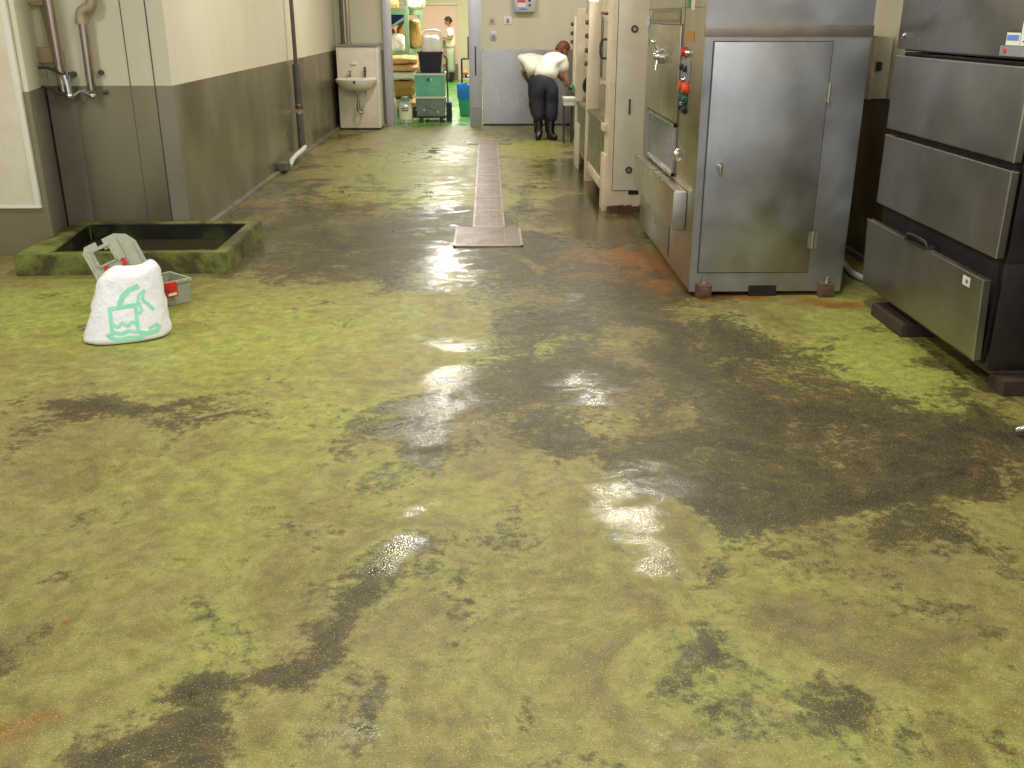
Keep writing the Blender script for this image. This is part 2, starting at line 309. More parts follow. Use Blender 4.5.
wet = [(-0.49,9.93,0.31,0.73,0.4),(-0.39,6.78,0.19,0.75,0.7),(-0.28,4.92,0.24,0.2,0.7),(-0.26,4.31,0.12,0.13,1.0),(-0.23,4.0,0.11,0.12,1.0),(-0.21,3.63,0.21,0.24,0.55),(-0.23,3.05,0.07,0.05,0.7),(-0.26,2.82,0.09,0.09,0.95),(-0.31,2.71,0.05,0.05,0.8),(0.42,4.14,0.1,0.25,0.7),(0.52,2.75,0.1,0.1,1.0),(0.52,2.93,0.21,0.1,0.6),(0.94,3.95,0.06,0.16,0.8),(0.47,3.08,0.18,0.12,0.5),(0.62,3.28,0.15,0.17,0.5),(1.07,9.54,0.58,1.67,0.9),(0.83,11.35,0.58,1.25,0.7),(1.0,7.92,0.5,0.64,0.8),(-1.82,9.46,1.16,1.1,0.5),(-1.81,7.23,0.3,0.4,0.6),(-0.74,12.65,0.77,1.15,0.5),(0.32,5.81,0.37,0.46,0.4),(-0.34,1.86,0.1,0.05,0.4),(-1.18,1.96,0.1,0.05,0.7),(0.38,1.86,0.15,0.05,0.4),(-1.02,9.07,0.66,0.41,0.6)]

def fbm(x, y, sc, seed=0, octv=4):
    out = np.zeros_like(x); a = 0.5
    for o in range(octv):
        rs = np.random.RandomState(seed + o); G = rs.rand(64, 64)
        fx = x * sc * 2 ** o; fy = y * sc * 2 ** o
        ix = np.floor(fx).astype(int); iy = np.floor(fy).astype(int); tx = fx - ix; ty = fy - iy
        tx = tx * tx * (3 - 2 * tx); ty = ty * ty * (3 - 2 * ty)
        q = lambda i, j: G[i % 64, j % 64]
        out += a * ((q(ix, iy) * (1 - tx) + q(ix + 1, iy) * tx) * (1 - ty) + (q(ix, iy + 1) * (1 - tx) + q(ix + 1, iy + 1) * tx) * ty)
        a *= 0.5
    return out / (1 - 0.5 ** octv) - 0.5
def build_floor():
    xs = np.arange(-6.0, 2.801, 0.035); ys = [-3.0, 0.0, 1.2]
    y = 1.2
    while y < 16.12:
        y += 0.012 + 0.0032 * y; ys.append(min(y, 16.12))
    ys = np.array(ys); nx, ny = len(xs), len(ys)
    X, Y = np.meshgrid(xs, ys)
    co = np.stack([X, Y, np.zeros_like(X)], -1).reshape(-1, 3)
    i = np.arange(nx * ny).reshape(ny, nx)
    fc = np.stack([i[:-1, :-1], i[:-1, 1:], i[1:, 1:], i[1:, :-1]], -1).reshape(-1, 4)
    me = bpy.data.meshes.new('floor')
    me.vertices.add(len(co)); me.vertices.foreach_set('co', co.ravel())
    me.loops.add(fc.size); me.loops.foreach_set('vertex_index', fc.ravel())
    me.polygons.add(len(fc)); me.polygons.foreach_set('loop_start', np.arange(0, fc.size, 4)); me.update(); me.validate()
    for nm, L, sd in (('grime', grime, 1), ('rust', rust, 20), ('bright', bright, 40), ('wet', wet, 60)):
        wx = X + fbm(X, Y, 1.1, sd) * 0.5 + fbm(X, Y, 4.5, sd + 9) * 0.16
        wy = Y + fbm(X, Y, 1.1, sd + 5) * 0.7 + fbm(X, Y, 4.5, sd + 14) * 0.22
        v = np.zeros_like(X)
        for (cx, cy, rx, ry, a) in L:
            d = ((wx - cx) / rx) ** 2 + ((wy - cy) / ry) ** 2
            v = v + a * np.exp(-d * 0.9) * (1 - v * 0.5)
        if nm == 'grime': v = np.minimum(v, 0.84) + np.maximum(v - 0.84, 0) * 0.3
        at = me.attributes.new(nm, 'FLOAT', 'POINT'); at.data.foreach_set('value', v.ravel().astype(np.float32))
    m = bpy.data.materials.new('worn_green_epoxy_floor'); m.use_nodes = True; T = NT(m); b = T.n['Principled BSDF']
    co = T.new('ShaderNodeTexCoord').outputs['Object']
    A = {}
    for nm in ('grime', 'rust', 'bright', 'wet'):
        n = T.new('ShaderNodeAttribute'); n.attribute_name = nm; A[nm] = n.outputs['Fac']
    n1 = T.noise(co, 0.9, 5, 0.6, 0.5); n2 = T.noise(T.mapping(co, (0.7, 1, 1)), 6.5, 9, 0.74, 0.5); n3 = T.noise(co, 28, 5, 0.7); n4 = T.noise(co, 190, 2, 0.5)
    n5 = T.noise(T.mapping(co, (1, 0.7, 1)), 2.2, 8, 0.68, 0.8)
    base = T.ramp(n5, [(0.3, rgb(98, 88, 56)), (0.43, rgb(118, 111, 58)), (0.52, rgb(138, 135, 74)), (0.66, rgb(130, 136, 66))])
    base = T.mix(T.range(n1, 0.42, 0.62, 0, 0.7), base, rgb(128, 119, 76))
    br = T.math('ADD', A['bright'], T.math('MULTIPLY', T.math('SUBTRACT', n2, 0.5), 2.2))
    base = T.mix(T.range(br, 0.12, 0.9, 0, 0.9), base, rgb(146, 152, 68))
    ru = T.math('ADD', A['rust'], T.math('MULTIPLY', T.math('SUBTRACT', n2, 0.5), 1.1))
    base = T.mix(T.range(ru, 0.25, 0.75, 0, 0.9), base, rgb(128, 74, 20))
    gr = T.math('ADD', T.math('MULTIPLY', A['grime'], 1.0), T.math('MULTIPLY', T.math('SUBTRACT', n5, 0.5), 3.6))
    gr = T.math('ADD', gr, T.math('MULTIPLY', T.math('SUBTRACT', n2, 0.5), 2.0))
    gr = T.math('ADD', gr, T.math('MULTIPLY', T.math('SUBTRACT', n3, 0.5), 1.7))
    gcol = T.mix(T.range(n2, 0.35, 0.65), rgb(54, 46, 28), rgb(84, 74, 40))
    base = T.mix(T.range(gr, 0.34, 0.72, 0, 0.92), base, gcol)
    base = T.mix(T.range(gr, 0.85, 1.3, 0, 0.8), base, rgb(50, 40, 36))
    nf = T.noise(co, 13, 6, 0.75, 0.3)
    base = T.mix(1.0, base, T.ramp(nf, [(0.3, g(0.62)), (0.5, g(0.97)), (0.68, g(1.3))]), 'MULTIPLY')
    # fine pits and pale grit of the non-slip finish
    base = T.mix(T.range(n3, 0.55, 0.8, 0, 0.35), base, rgb(96, 88, 40))
    base = T.mix(T.range(n4, 0.3, 0.46, 0.35, 0.0), base, rgb(90, 84, 40))
    base = T.mix(T.range(n4, 0.60, 0.72, 0, 0.5), base, rgb(214, 208, 160))
    T.link(base, b.inputs['Base Color'])
    we = T.math('ADD', A['wet'], T.math('MULTIPLY', T.math('SUBTRACT', n5, 0.5), 1.3))
    we = T.math('ADD', we, T.math('MULTIPLY', A['grime'], 0.1))
    we = T.math('ADD', we, T.math('MULTIPLY', T.math('SUBTRACT', n2, 0.5), 2.6))
    wf = T.range(we, 0.28, 0.78)
    ro = T.new('ShaderNodeMapRange'); T.link(wf, ro.inputs[0]); ro.inputs[3].default_value = 0.5; ro.inputs[4].default_value = 0.11
    T.link(ro.outputs[0], b.inputs['Roughness'])
    T.link(T.range(wf, 0, 1, 0.3, 0.5), b.inputs['Specular IOR Level'])
    bn = T.new('ShaderNodeBump'); bn.inputs['Distance'].default_value = 0.003
    T.link(T.range(wf, 0, 1, 0.5, 0.3), bn.inputs['Strength'])
    h = T.math('ADD', T.math('MULTIPLY', T.noise(co, 120, 2, 0.5), 0.8), T.math('ADD', T.math('MULTIPLY', n2, 1.0), T.math('MULTIPLY', n3, 0.9)))
    T.link(h, bn.inputs['Height']); T.link(bn.outputs[0], b.inputs['Normal'])
    me.materials.append(m)
    o = bpy.data.objects.new('floor', me); C.objects.link(o); struct(o)
build_floor()
struct(B('floor', 'green_floor', None, (-3.4, 1.5, 16.12, 28.6, -0.06, 0.0)))
struct(B('ceiling', 'ceil', None, (-6.1, 2.9, -3, 16.1, 3.5, 3.6)))
struct(B('ceiling', 'ceil', None, (-3.4, 1.5, 16.3, 28.6, 2.95, 3.05)))
# ---------------------------------------------------------------- walls
def wall(name, up, low, seam=None):
    w = struct(B(name, 'cream', None, up))
    if low: B('steel_wainscot', low[1], w, low[0])
    return w
DZ = 1.165
w = wall('wall_left', (-2.6, -2.385, 7.65, 16.1, 0, 3.5), ((-2.385, -2.379, 7.655, 16.09, 0, DZ), 'wains'))
B('corner_flashing', 'flash', w, (-2.50, -2.377, 7.636, 7.643, 0, DZ), (-2.3795, -2.3765, 7.643, 7.66, 0, DZ))
B('panel_seam', 'ink', w, (-2.385, -2.378, 12.6, 12.604, DZ, 3.5))
struct(B('baseboard_left', 'strip', None, (-2.378, -2.325, 7.66, 15.9, 0, 0.035)))
w = wall('wall_alcove', (-3.5, -2.602, 7.65, 7.9, 0, 3.5), ((-3.34, -2.44, 7.642, 7.649, 0, DZ), 'wains'))
B('wall_corner_face', 'cream', w, (-2.602, -2.385, 7.646, 7.65, 0, 3.5))
B('panel_seam', 'ink', w, (-2.515, -2.510, 7.636, 7.645, 0, 3.5))
B('panel_seam', 'ink', w, (-2.698, -2.694, 7.641, 7.645, 0, 3.5))
B('corner_flashing', 'flash', w, (-3.34, -3.12, 7.636, 7.641, 0, DZ))
B('panel_seam', 'dark', w, (-3.335, -3.323, 7.630, 7.636, 0, DZ))
w = wall('wall_near_left', (-6.0, -3.34, 7.05, 7.9, 0, 3.5), ((-6.0, -3.19, 7.043, 7.049, 0, DZ), 'wains'))
bm = new()
for z0, z1, e_, mi in ((0, DZ, 0.004, 1), (DZ, 3.5, 0.0, 0)):
    vv = [bm.verts.new((x, y, z)) for z in (z0, z1) for x, y in ((-3.345, 7.05), (-3.194 + e_, 7.05), (-3.344 + e_, 7.64), (-3.345, 7.64))]
    for q in ((0, 1, 2, 3), (7, 6, 5, 4), (0, 4, 5, 1), (1, 5, 6, 2), (2, 6, 7, 3), (3, 7, 4, 0)): bm.faces.new([vv[i] for i in q]).material_index = mi
link('side_return', bm, ['cream', 'flash'], w)
struct(B('wall_far_left', 'cream', None, (-6.15, -6.0, -3, 7.9, 0, 3.5)))
w = struct(B('wall_back', 'cream', None, (-2.6, -1.63, 16.1, 16.3, 0, 3.5), (-0.08, 2.9, 16.1, 16.3, 0, 3.5), (-1.63, -0.08, 16.1, 16.3, 2.6, 3.5)))
B('steel_wainscot', 'wains_bright', w, (-0.075, 1.5, 16.09, 16.099, 0.03, 1.17))
B('steel_wainscot', 'wains', w, (-1.70, -1.635, 16.09, 16.099, 0.03, 1.17))
B('wall_foot_strip', 'steel_dark', w, (-0.075, 2.7, 16.08, 16.099, 0.0, 0.03))
w = wall('wall_right', (2.72, 2.9, -3, 16.1, 0, 3.5), ((2.712, 2.719, -3, 16.08, 0, 1.13), 'wains_dark'))
B('wall_foot_strip', 'strip', w, (2.67, 2.711, -3, 16.08, 0, 0.04))
# door frame of the storeroom opening
d = struct(B('door_1', 'alu', None, (-1.63, -1.52, 16.02, 16.34, 0, 2.6), bev=0.006))
sl = B('sliding_door_edge', 'alu', d, (-0.29, -0.09, 16.0, 16.085, 0.0, 2.6), bev=0.006)
B('slot_handle', 'ink', sl, (-0.20, -0.175, 15.992, 16.0, 0.78, 1.22), bev=0.002)
B('kick_plate', 'alu_dark', sl, (-0.27, -0.11, 15.994, 16.0, 0.02, 0.3))
# storeroom walls
w = struct(B('wall_storeroom_far', 'store_wall', None, (-3.4, 1.5, 28.4, 28.6, 0, 2.95)))
B('header_trim', 'white', w, (-3.3, -0.79, 28.34, 28.4, 1.96, 2.02))
B('header_panel', 'store_door', w, (-3.3, -0.79, 28.36, 28.4, 2.02, 2.9))
B('low_dado', 'store_dado', w, (-3.3, -0.83, 28.37, 28.4, 0, 0.42))
struct(B('door_2', 'store_door', w, (-0.81, 0.4, 28.3, 28.4, 0.0, 2.9)))
w['kind'] = 'structure'
struct(B('wall_storeroom_left', 'store_wall', None, (-3.5, -3.4, 16.3, 28.6, 0, 2.95)))
struct(B('wall_storeroom_right', 'store_wall', None, (1.5, 1.6, 16.3, 28.6, 0, 2.95)))
# lamp fixtures on the ceiling
for x, y in LAMPS:
    t = struct(B('trim_1', 'lamp_white', None, (x - 0.15, x + 0.15, y - 0.68, y + 0.68, 3.42, 3.5), bev=0.01))
    bm = new()
    for q in (-0.07, 0.07): cyl(bm, (x + q, y - 0.6, 3.395), (x + q, y + 0.6, 3.395), 0.018, seg=12)
    link('tube', bm, 'tube', t)
# ---------------------------------------------------------------- trench drain grate
t = thing('drain_grate', 'long grey steel drain grate with a wide crosspiece set in the green floor', 'drain grate', (0, 10.5, 0))
def grating(x0, x1, y0, y1, pitch, along='x'):
    bm = new(); fr = 0.018
    box(bm, x0, x0 + fr, y0, y1, 0, 0.012); box(bm, x1 - fr, x1, y0, y1, 0, 0.012)
    box(bm, x0, x1, y0, y0 + fr, 0, 0.012); box(bm, x0, x1, y1 - fr, y1, 0, 0.012)
    box(bm, x0, x1, y0, y1, 0.0005, 0.002, mi=1)
    n = int((y1 - y0) / pitch)
    for i in range(1, n): box(bm, x0 + fr, x1 - fr, y0 + i * pitch, y0 + i * pitch + pitch * 0.62, 0.002, 0.010)
    for q in (0.25, 0.5, 0.75): box(bm, x0 + (x1 - x0) * q - 0.004, x0 + (x1 - x0) * q + 0.004, y0, y1, 0.002, 0.0085)
    return bm
M['grate_bed'] = mat('grate_bed', rgb(104, 92, 84), 0.6, var=0.15)
y = 7.96
while y < 13.6:
    link('grate_panel', grating(-0.135, 0.135, y, min(y + 0.705, 13.62), 0.03), ['grate', 'grate_bed'], t); y += 0.71
link('cross_grate', grating(-0.275, 0.262, 7.26, 7.95, 0.03), ['grate', 'grate_bed'], t)
link('far_cross_grate', grating(-0.29, 0.32, 13.63, 13.9, 0.03), ['grate', 'grate_bed'], t)
finish(t)

# ---------------------------------------------------------------- steel process machine with the big door
X0, X1, Y0, Y1 = 1.255, 2.22, 5.84, 7.95
t = thing('steel_machine', 'tall stainless steel machine with large side door, buttons and rusty feet', 'machine', (1.7, 6.9, 0))
bo = B('body', 'steel', t, (X0, X1 - 0.005, Y0 + 0.01, Y1, 0.035, 2.2), bev=0.004)
B('end_panel', 'steel_blue', t, (X0 + 0.002, X1, Y0, Y0 + 0.009, 0.03, 1.545), (X0 - 0.003, X1, Y0, Y0 + 0.009, 1.607, 2.2))
B('trim_band', 'steel_band', t, (X0 - 0.006, X1 + 0.006, Y0 - 0.007, Y0 + 0.012, 1.545, 1.606), bev=0.002)
dr = B('side_door', 'steel_blue', t, (1.308, 1.995, Y0 - 0.016, Y0 - 0.001, 0.157, 1.515), bev=0.004)
B('door_shadow_gap', 'ink', t, (1.301, 2.001, Y0 - 0.004, Y0 - 0.0005, 0.150, 1.522))
bm = new(); cyl(bm, (1.388, Y0 - 0.016, 0.815), (1.388, Y0 - 0.028, 0.815), 0.022, seg=18); cyl(bm, (1.388, Y0 - 0.028, 0.815), (1.388, Y0 - 0.046, 0.815), 0.012, seg=14)
tube(bm, [(1.388, Y0 - 0.046, 0.822), (1.392, Y0 - 0.05, 0.79), (1.396, Y0 - 0.044, 0.755)], [0.011, 0.010, 0.007])
link('latch_handle', bm, 'chrome', dr, smooth=True)
for z in (1.235, 0.36):
    bm = new(); cyl(bm, (2.004, Y0 - 0.016, z - 0.055), (2.004, Y0 - 0.016, z + 0.055), 0.009, seg=12); box(bm, 1.975, 2.03, Y0 - 0.019, Y0 - 0.012, z - 0.05, z + 0.05)
    link('hinge', bm, 'steel', dr)
for x in (1.345, 2.12):
    bm = new(); box(bm, x - 0.048, x + 0.048, Y0 - 0.05, Y0 + 0.05, 0.0, 0.088, bev=0.008)
    box(bm, x - 0.03, x + 0.03, Y0 - 0.056, Y0 - 0.049, 0.02, 0.065, bev=0.002)
    ft = link('rusty_foot', bm, 'rusty', t)
    bm = new(); cyl(bm, (x, Y0 - 0.03, 0.086), (x, Y0 - 0.03, 0.128), 0.011, seg=6); cyl(bm, (x, Y0 - 0.03, 0.088), (x, Y0 - 0.03, 0.10), 0.02, seg=6)
    link('bolt', bm, 'edge', ft)
B('fork_slot', 'dark', t, (1.635, 1.81, Y0 - 0.006, Y0 + 0.012, 0.002, 0.068))
B('foot_block', 'rusty', t, (1.35, 1.43, 7.7, 7.85, 0, 0.034)); B('foot_block', 'rusty', t, (2.05, 2.13, 7.7, 7.85, 0, 0.034))
# side facing the aisle (plane X = 1.255)
def fx(x, d=0.0): return X0 - d
B('upper_hatch', 'steel', t, (X0 - 0.014, X0 - 0.001, 6.53, 7.76, 0.995, 1.60), bev=0.003)
B('hatch_gap', 'ink', t, (X0 - 0.003, X0, 6.524, 7.766, 0.64, 1.606))
B('hood_seam', 'ink', t, (X0 - 0.002, X0, 5.9, 7.94, 1.703, 1.706), (X0 - 0.002, X0, 6.48, 6.487, 0.62, 2.1))
w_ = B('viewing_window', 'glass_dark', t, (X0 - 0.010, X0 - 0.002, 6.55, 7.64, 0.665, 0.965))
bm = new()
for a in ((6.53, 7.66, 0.965, 0.985), (6.53, 7.66, 0.645, 0.665), (6.53, 6.55, 0.645, 0.985), (7.64, 7.66, 0.645, 0.985)): box(bm, X0 - 0.02, X0 - 0.002, a[0], a[1], a[2], a[3])
link('window_frame', bm, 'edge', w_)
B('window_ledge', 'steel', t, (X0 - 0.08, X0 - 0.002, 6.07, 7.82, 0.37, 0.625), bev=0.008)
B('ledge_end_cap', 'edge', t, (X0 - 0.088, X0 - 0.004, 6.055, 6.069, 0.38, 0.618), bev=0.003)
bm = new(); cyl(bm, (X0 - 0.014, 7.12, 1.39), (X0 - 0.05, 7.12, 1.39), 0.055, 0.045, seg=24); ball(bm, (X0 - 0.055, 7.12, 1.39), 0.036)
tube(bm, [(X0 - 0.055, 7.12, 1.39), (X0 - 0.075, 7.17, 1.47)], 0.012); ball(bm, (X0 - 0.078, 7.18, 1.485), 0.019)
tube(bm, [(X0 - 0.055, 7.12, 1.39), (X0 - 0.07, 7.09, 1.30)], [0.014, 0.01])
link('clamp_handle', bm, 'chrome', t, smooth=True)
bm = new(); tube(bm, [(X0 - 0.002, 6.34, 0.85), (X0 - 0.035, 6.34, 0.84), (X0 - 0.035, 6.34, 0.79), (X0 - 0.002, 6.34, 0.78)], 0.012, smooth_n=1); ball(bm, (X0 - 0.03, 6.34, 0.815), 0.024, sz=1.3)
link('pull_handle', bm, 'chrome', t, smooth=True)
npl = B('nameplate', 'louver', t, (X0 - 0.006, X0 - 0.001, 6.62, 7.74, 1.612, 1.70))
bm = new(); random.seed(3)
for k in range(16):
    yy = 7.66 - k * 0.063
    box(bm, X0 - 0.0075, X0 - 0.006, yy - 0.04, yy, 1.632 + random.random() * .01, 1.632 + 0.045)
link('lettering', bm, 'tan_fit', npl)
B('green_sticker', 'green_tag', t, (X0 - 0.003, X0 - 0.001, 6.33, 6.42, 1.70, 1.775))
B('white_sticker', 'white_tag', t, (X0 - 0.003, X0 - 0.001, 6.19, 6.29, 1.69, 1.765))
B('warning_plate', 'amber_tag', t, (X0 - 0.003, X0 - 0.001, 6.15, 6.42, 1.51, 1.57))
B('green_tag', 'green_tag', t, (X0 - 0.003, X0 - 0.001, 7.80, 7.88, 1.44, 1.50))
bm = new(); box(bm, X0 - 0.02, X0 - 0.001, 7.80, 7.85, 1.58, 1.65, bev=0.003); box(bm, X0 - 0.02, X0 - 0.001, 7.875, 7.925, 1.58, 1.65, bev=0.003)
link('hatch_hinge', bm, 'chrome', t)
cp = B('control_plate', 'alu_dark', t, (X0 - 0.008, X0 - 0.001, 6.2, 6.46, 1.27, 1.40), bev=0.002)
def button(y, z, r, m, cap=0.03, name='push_button'):
    bm = new(); cyl(bm, (X0 - 0.001, y, z), (X0 - 0.012, y, z), r * 1.25, seg=18); cyl(bm, (X0 - 0.012, y, z), (X0 - cap, y, z), r, r * 0.9, seg=18)
    return link(name, bm, m, t, smooth=True)
button(6.36, 1.445, 0.028, 'red', 0.035, 'pilot_lamp'); button(6.26, 1.443, 0.02, 'chrome', 0.03, 'key_switch')
button(6.42, 1.35, 0.018, 'black'); button(6.30, 1.345, 0.018, 'black')
button(6.34, 1.282, 0.018, 'chrome', name='key_switch')
button(6.39, 1.245, 0.032, 'orange', 0.035, 'emergency_stop'); button(6.27, 1.235, 0.032, 'orange', 0.035, 'emergency_stop')
button(6.38, 1.175, 0.026, 'green_btn'); button(6.28, 1.17, 0.026, 'green_btn')
button(6.38, 1.115, 0.026, 'black'); button(6.28, 1.105, 0.026, 'black'); button(6.33, 1.14, 0.016, 'chrome', 0.034, 'key_switch')
B('lower_access_panel', 'steel', t, (X0 - 0.006, X0 - 0.001, 6.60, 7.85, 0.09, 0.35), bev=0.002)
B('panel_gap', 'ink', t, (X0 - 0.003, X0, 6.575, 6.59, 0.08, 0.44))
finish(t)
# hose behind the steel machine
bm = new(); tube(bm, [(2.60, 7.05, 0.03), (2.50, 6.55, 0.026), (2.45, 6.25, 0.025), (2.56, 5.98, 0.025), (2.68, 5.85, 0.03)], 0.022, seg=12, smooth_n=3)
o = link('white_hose', bm, 'pale_pipe', None, smooth=True); tag(o, 'white hose curving over the floor behind the stainless machine', 'hose')
bm = new(); tube(bm, [(2.40, 6.9, 0.0), (2.40, 6.9, 0.95), (2.38, 6.9, 1.06), (2.30, 6.9, 1.10)], 0.016, seg=10, smooth_n=2)
for z in (0.3, 0.8): cyl(bm, (2.40, 6.9, z), (2.40, 6.9, z + 0.02), 0.022, seg=12)
o = link('supply_pipe', bm, 'pale_pipe', None, smooth=True); tag(o, 'thin pale upright pipe behind the right edge of the stainless machine', 'pipe')
# electric box on the right wall
t = thing('electrical_box', 'cream electrical box with latch mounted on the wall between the steel units', 'electrical box', (2.65, 6.95, 1.13))
B('box_body', 'cream_gloss', t, (2.61, 2.712, 6.74, 7.2, 1.13, 1.53), bev=0.004)
dd = B('box_door', 'cream_gloss', t, (2.585, 2.608, 6.735, 7.205, 1.125, 1.535), bev=0.004)
bm = new(); box(bm, 2.615, 2.65, 6.722, 6.739, 1.31, 1.37, bev=0.003); cyl(bm, (2.63, 6.722, 1.34), (2.63, 6.712, 1.34), 0.012)
link('latch', bm, 'ink', t)
finish(t)

# ---------------------------------------------------------------- drawer cabinet on the right
FX = 2.285; CY0, CY1 = 4.19, 5.62
t = thing('drawer_cabinet', 'tall grey stainless drawer cabinet standing on stained wood blocks at right', 'cabinet', (2.7, 4.9, 0.0))
B('lower_body', 'steel_dark', t, (2.335, 3.05 - 0.36, CY0 + 0.002, CY1, 0.095, 0.606), bev=0.004)
B('upper_body', 'steel_dark', t, (2.335, 2.69, CY0 - 0.003, CY1, 0.608, 1.468), bev=0.004)
def drawer(z0, z1, dx=0.0, tilt=0.0, hand=False):
    bm = new(); box(bm, FX - 0.0, FX + 0.038, CY0 - 0.01 + 0.012, CY1 + 0.01 - 0.012, z0, z1, bev=0.006)
    M4 = Matrix.Translation((FX + 0.04, 0, z0)) @ Matrix.Rotation(-tilt, 4, 'Y') @ Matrix.Translation((-FX - 0.04, 0, -z0))
    M4 = Matrix.Translation((-dx, 0, 0)) @ M4
    bmesh.ops.transform(bm, matrix=M4, verts=bm.verts)
    d = link('drawer', bm, 'steel_drawer', t)
    bm = new()
    box(bm, FX - 0.001, FX + 0.012, CY0, CY1, z1 - 0.006, z1 + 0.001, bev=0.002)
    box(bm, FX - 0.001, FX + 0.006, CY0 + 0.001, CY0 + 0.009, z0, z1 + 0.001, bev=0.002)
    bmesh.ops.transform(bm, matrix=M4, verts=bm.verts)
    link('rim', bm, 'edge', d)
    return d, M4
drawer(1.055, 1.45); drawer(0.63, 1.02); d3, M4 = drawer(0.145, 0.535, dx=0.02, tilt=0.05)
bm = new(); ym = 4.93
box(bm, FX - 0.012, FX + 0.05, ym - 0.13, ym + 0.13, 0.533, 0.547, bev=0.003)
tube(bm, [(FX + 0.01, ym - 0.12, 0.545), (FX + 0.0, ym - 0.11, 0.575), (FX + 0.0, ym + 0.11, 0.575), (FX + 0.01, ym + 0.12, 0.545)], 0.009, smooth_n=1)
bmesh.ops.transform(bm, matrix=M4, verts=bm.verts); link('drawer_handle', bm, 'steel_dark', d3)
bm = new(); box(bm, FX - 0.002, FX, 4.31, 4.38, 0.468, 0.512); bmesh.ops.transform(bm, matrix=M4, verts=bm.verts); link('white_label', bm, 'white_tag', d3)
bm = new(); box(bm, FX - 0.003, FX - 0.002, 4.325, 4.35, 0.482, 0.50); bmesh.ops.transform(bm, matrix=M4, verts=bm.verts); link('label_print', bm, 'ink_blue', d3)
B('drawer_gap_shade', 'dark', t, (2.322, 2.336, CY0 + 0.03, CY1 - 0.03, 0.12, 1.46))  # dark slab standing in for the shade in the gaps between drawers
ud = B('upper_door', 'steel_drawer', t, (FX, FX + 0.035, CY0, CY1, 1.485, 2.2), bev=0.005)
B('upper_cabinet', 'steel_dark', t, (2.33, 2.69, CY0 + 0.01, CY1, 1.475, 2.2), bev=0.004)
bm = new(); cyl(bm, (FX, 5.54, 1.555), (FX - 0.008, 5.54, 1.555), 0.014); cyl(bm, (FX - 0.008, 5.54, 1.555), (FX - 0.012, 5.54, 1.555), 0.009); link('door_lock', bm, 'chrome', ud, smooth=True)
bm = new(); box(bm, FX - 0.004, FX - 0.001, CY0 - 0.0, 4.47, 1.49, 1.532, bev=0.001); pl = link('grey_sticker', bm, 'alu_dark', ud)
bm = new(); cyl(bm, (FX - 0.004, 4.425, 1.512), (FX - 0.006, 4.425, 1.512), 0.012); link('red_dot', bm, 'ink_red', pl)
nt = B('notice_sheet', 'white_tag', ud, (FX - 0.003, FX - 0.001, 4.315, 4.43, 1.535, 1.595))
B('blue_print', 'ink_blue', nt, (FX - 0.004, FX - 0.003, 4.325, 4.425, 1.555, 1.578)); B('black_header', 'ink', nt, (FX - 0.004, FX - 0.003, 4.315, 4.43, 1.588, 1.597))
nt = B('notice_sheet', 'white_tag', ud, (FX - 0.003, FX - 0.001, 4.19, 4.31, 1.535, 1.635))
bm = new()
for k in range(5): box(bm, FX - 0.004, FX - 0.003, 4.2, 4.29 - 0.02 * (k % 2), 1.55 + k * 0.016, 1.555 + k * 0.016)
link('printed_lines', bm, 'ink', nt)
bs = B('base_rail', 'rusty', t, (2.36, 2.66, CY0 + 0.02, CY1 - 0.03, 0.075, 0.095))
finish(t)
for nm, x0, x1, y0, y1, h, lab in (('wood_block', 2.26, 2.62, 4.98, 5.42, 0.075, 'stained wooden block under the far end of the drawer cabinet'), ('wood_block', 2.38, 2.66, 4.10, 4.24, 0.075, 'dark wooden block under the near end of the drawer cabinet')):
    bm = new(); box(bm, x0, x1, y0, y1, 0, h, bev=0.006)
    o = link(nm, bm, 'wood', None); tag(o, lab, 'wood block')
bm = new(); tube(bm, [(2.22, 3.66, 0.02), (2.26, 3.63, 0.05), (2.31, 3.6, 0.04), (2.36, 3.62, 0.055)], [0.014, 0.022, 0.02, 0.012], smooth_n=1); ball(bm, (2.27, 3.61, 0.035), 0.034, sz=.9); cyl(bm, (2.29, 3.66, 0.0), (2.29, 3.66, 0.06), 0.016)
o = link('hose_nozzle', bm, 'chrome', None, smooth=True); tag(o, 'small shiny metal fitting lying on floor at the right picture edge', 'metal fitting')

# ---------------------------------------------------------------- cream machines along the right
def post(bm, x0, x1, y0, y1, z0, z1): box(bm, x0, x1, y0, y1, z0, z1, bev=0.006)
# nearest
t = thing('cream_machine', 'nearest tall cream painted machine with round locks on its end panel', 'machine', (1.5, 9.5, 0), group=None)
B('end_cabinet', 'machine_cream', t, (1.055, 2.3, 8.61, 8.93, 0.055, 2.3), bev=0.008)
ed = B('end_door', 'cream_gloss', t, (1.105, 1.62, 8.59, 8.609, 0.205, 1.98), bev=0.005)
for z in (1.556, 0.385):
    bm = new(); cyl(bm, (1.242, 8.59, z), (1.242, 8.578, z), 0.03, seg=24); lk = link('round_lock', bm, 'ink', ed, smooth=True)
    bm = new(); cyl(bm, (1.242, 8.578, z), (1.242, 8.574, z), 0.016, seg=20); link('lock_core', bm, 'edge', lk, smooth=True)
bm = new(); box(bm, 1.218, 1.232, 8.574, 8.59, 0.86, 0.99, bev=0.004); link('slot_handle', bm, 'ink', ed)
B('door_edge_gap', 'ink', t, (1.10, 1.625, 8.606, 8.61, 0.198, 1.985))
B('gap_patch', 'dark', t, (1.25, 1.34, 8.602, 8.608, 0.165, 0.2))
bm = new(); random.seed(5)
for k in range(9): box(bm, 1.07 + k * 0.035, 1.1 + k * 0.035 + .01, 8.595, 8.62, 0.0, 0.045 + random.random() * 0.03)
box(bm, 1.07, 2.2, 8.62, 8.9, 0, 0.055); link('rusted_foot', bm, 'rusty', t)
B('machine_back', 'machine_cream', t, (1.5, 2.3, 8.93, 10.5, 0.3, 2.2), bev=0.006)
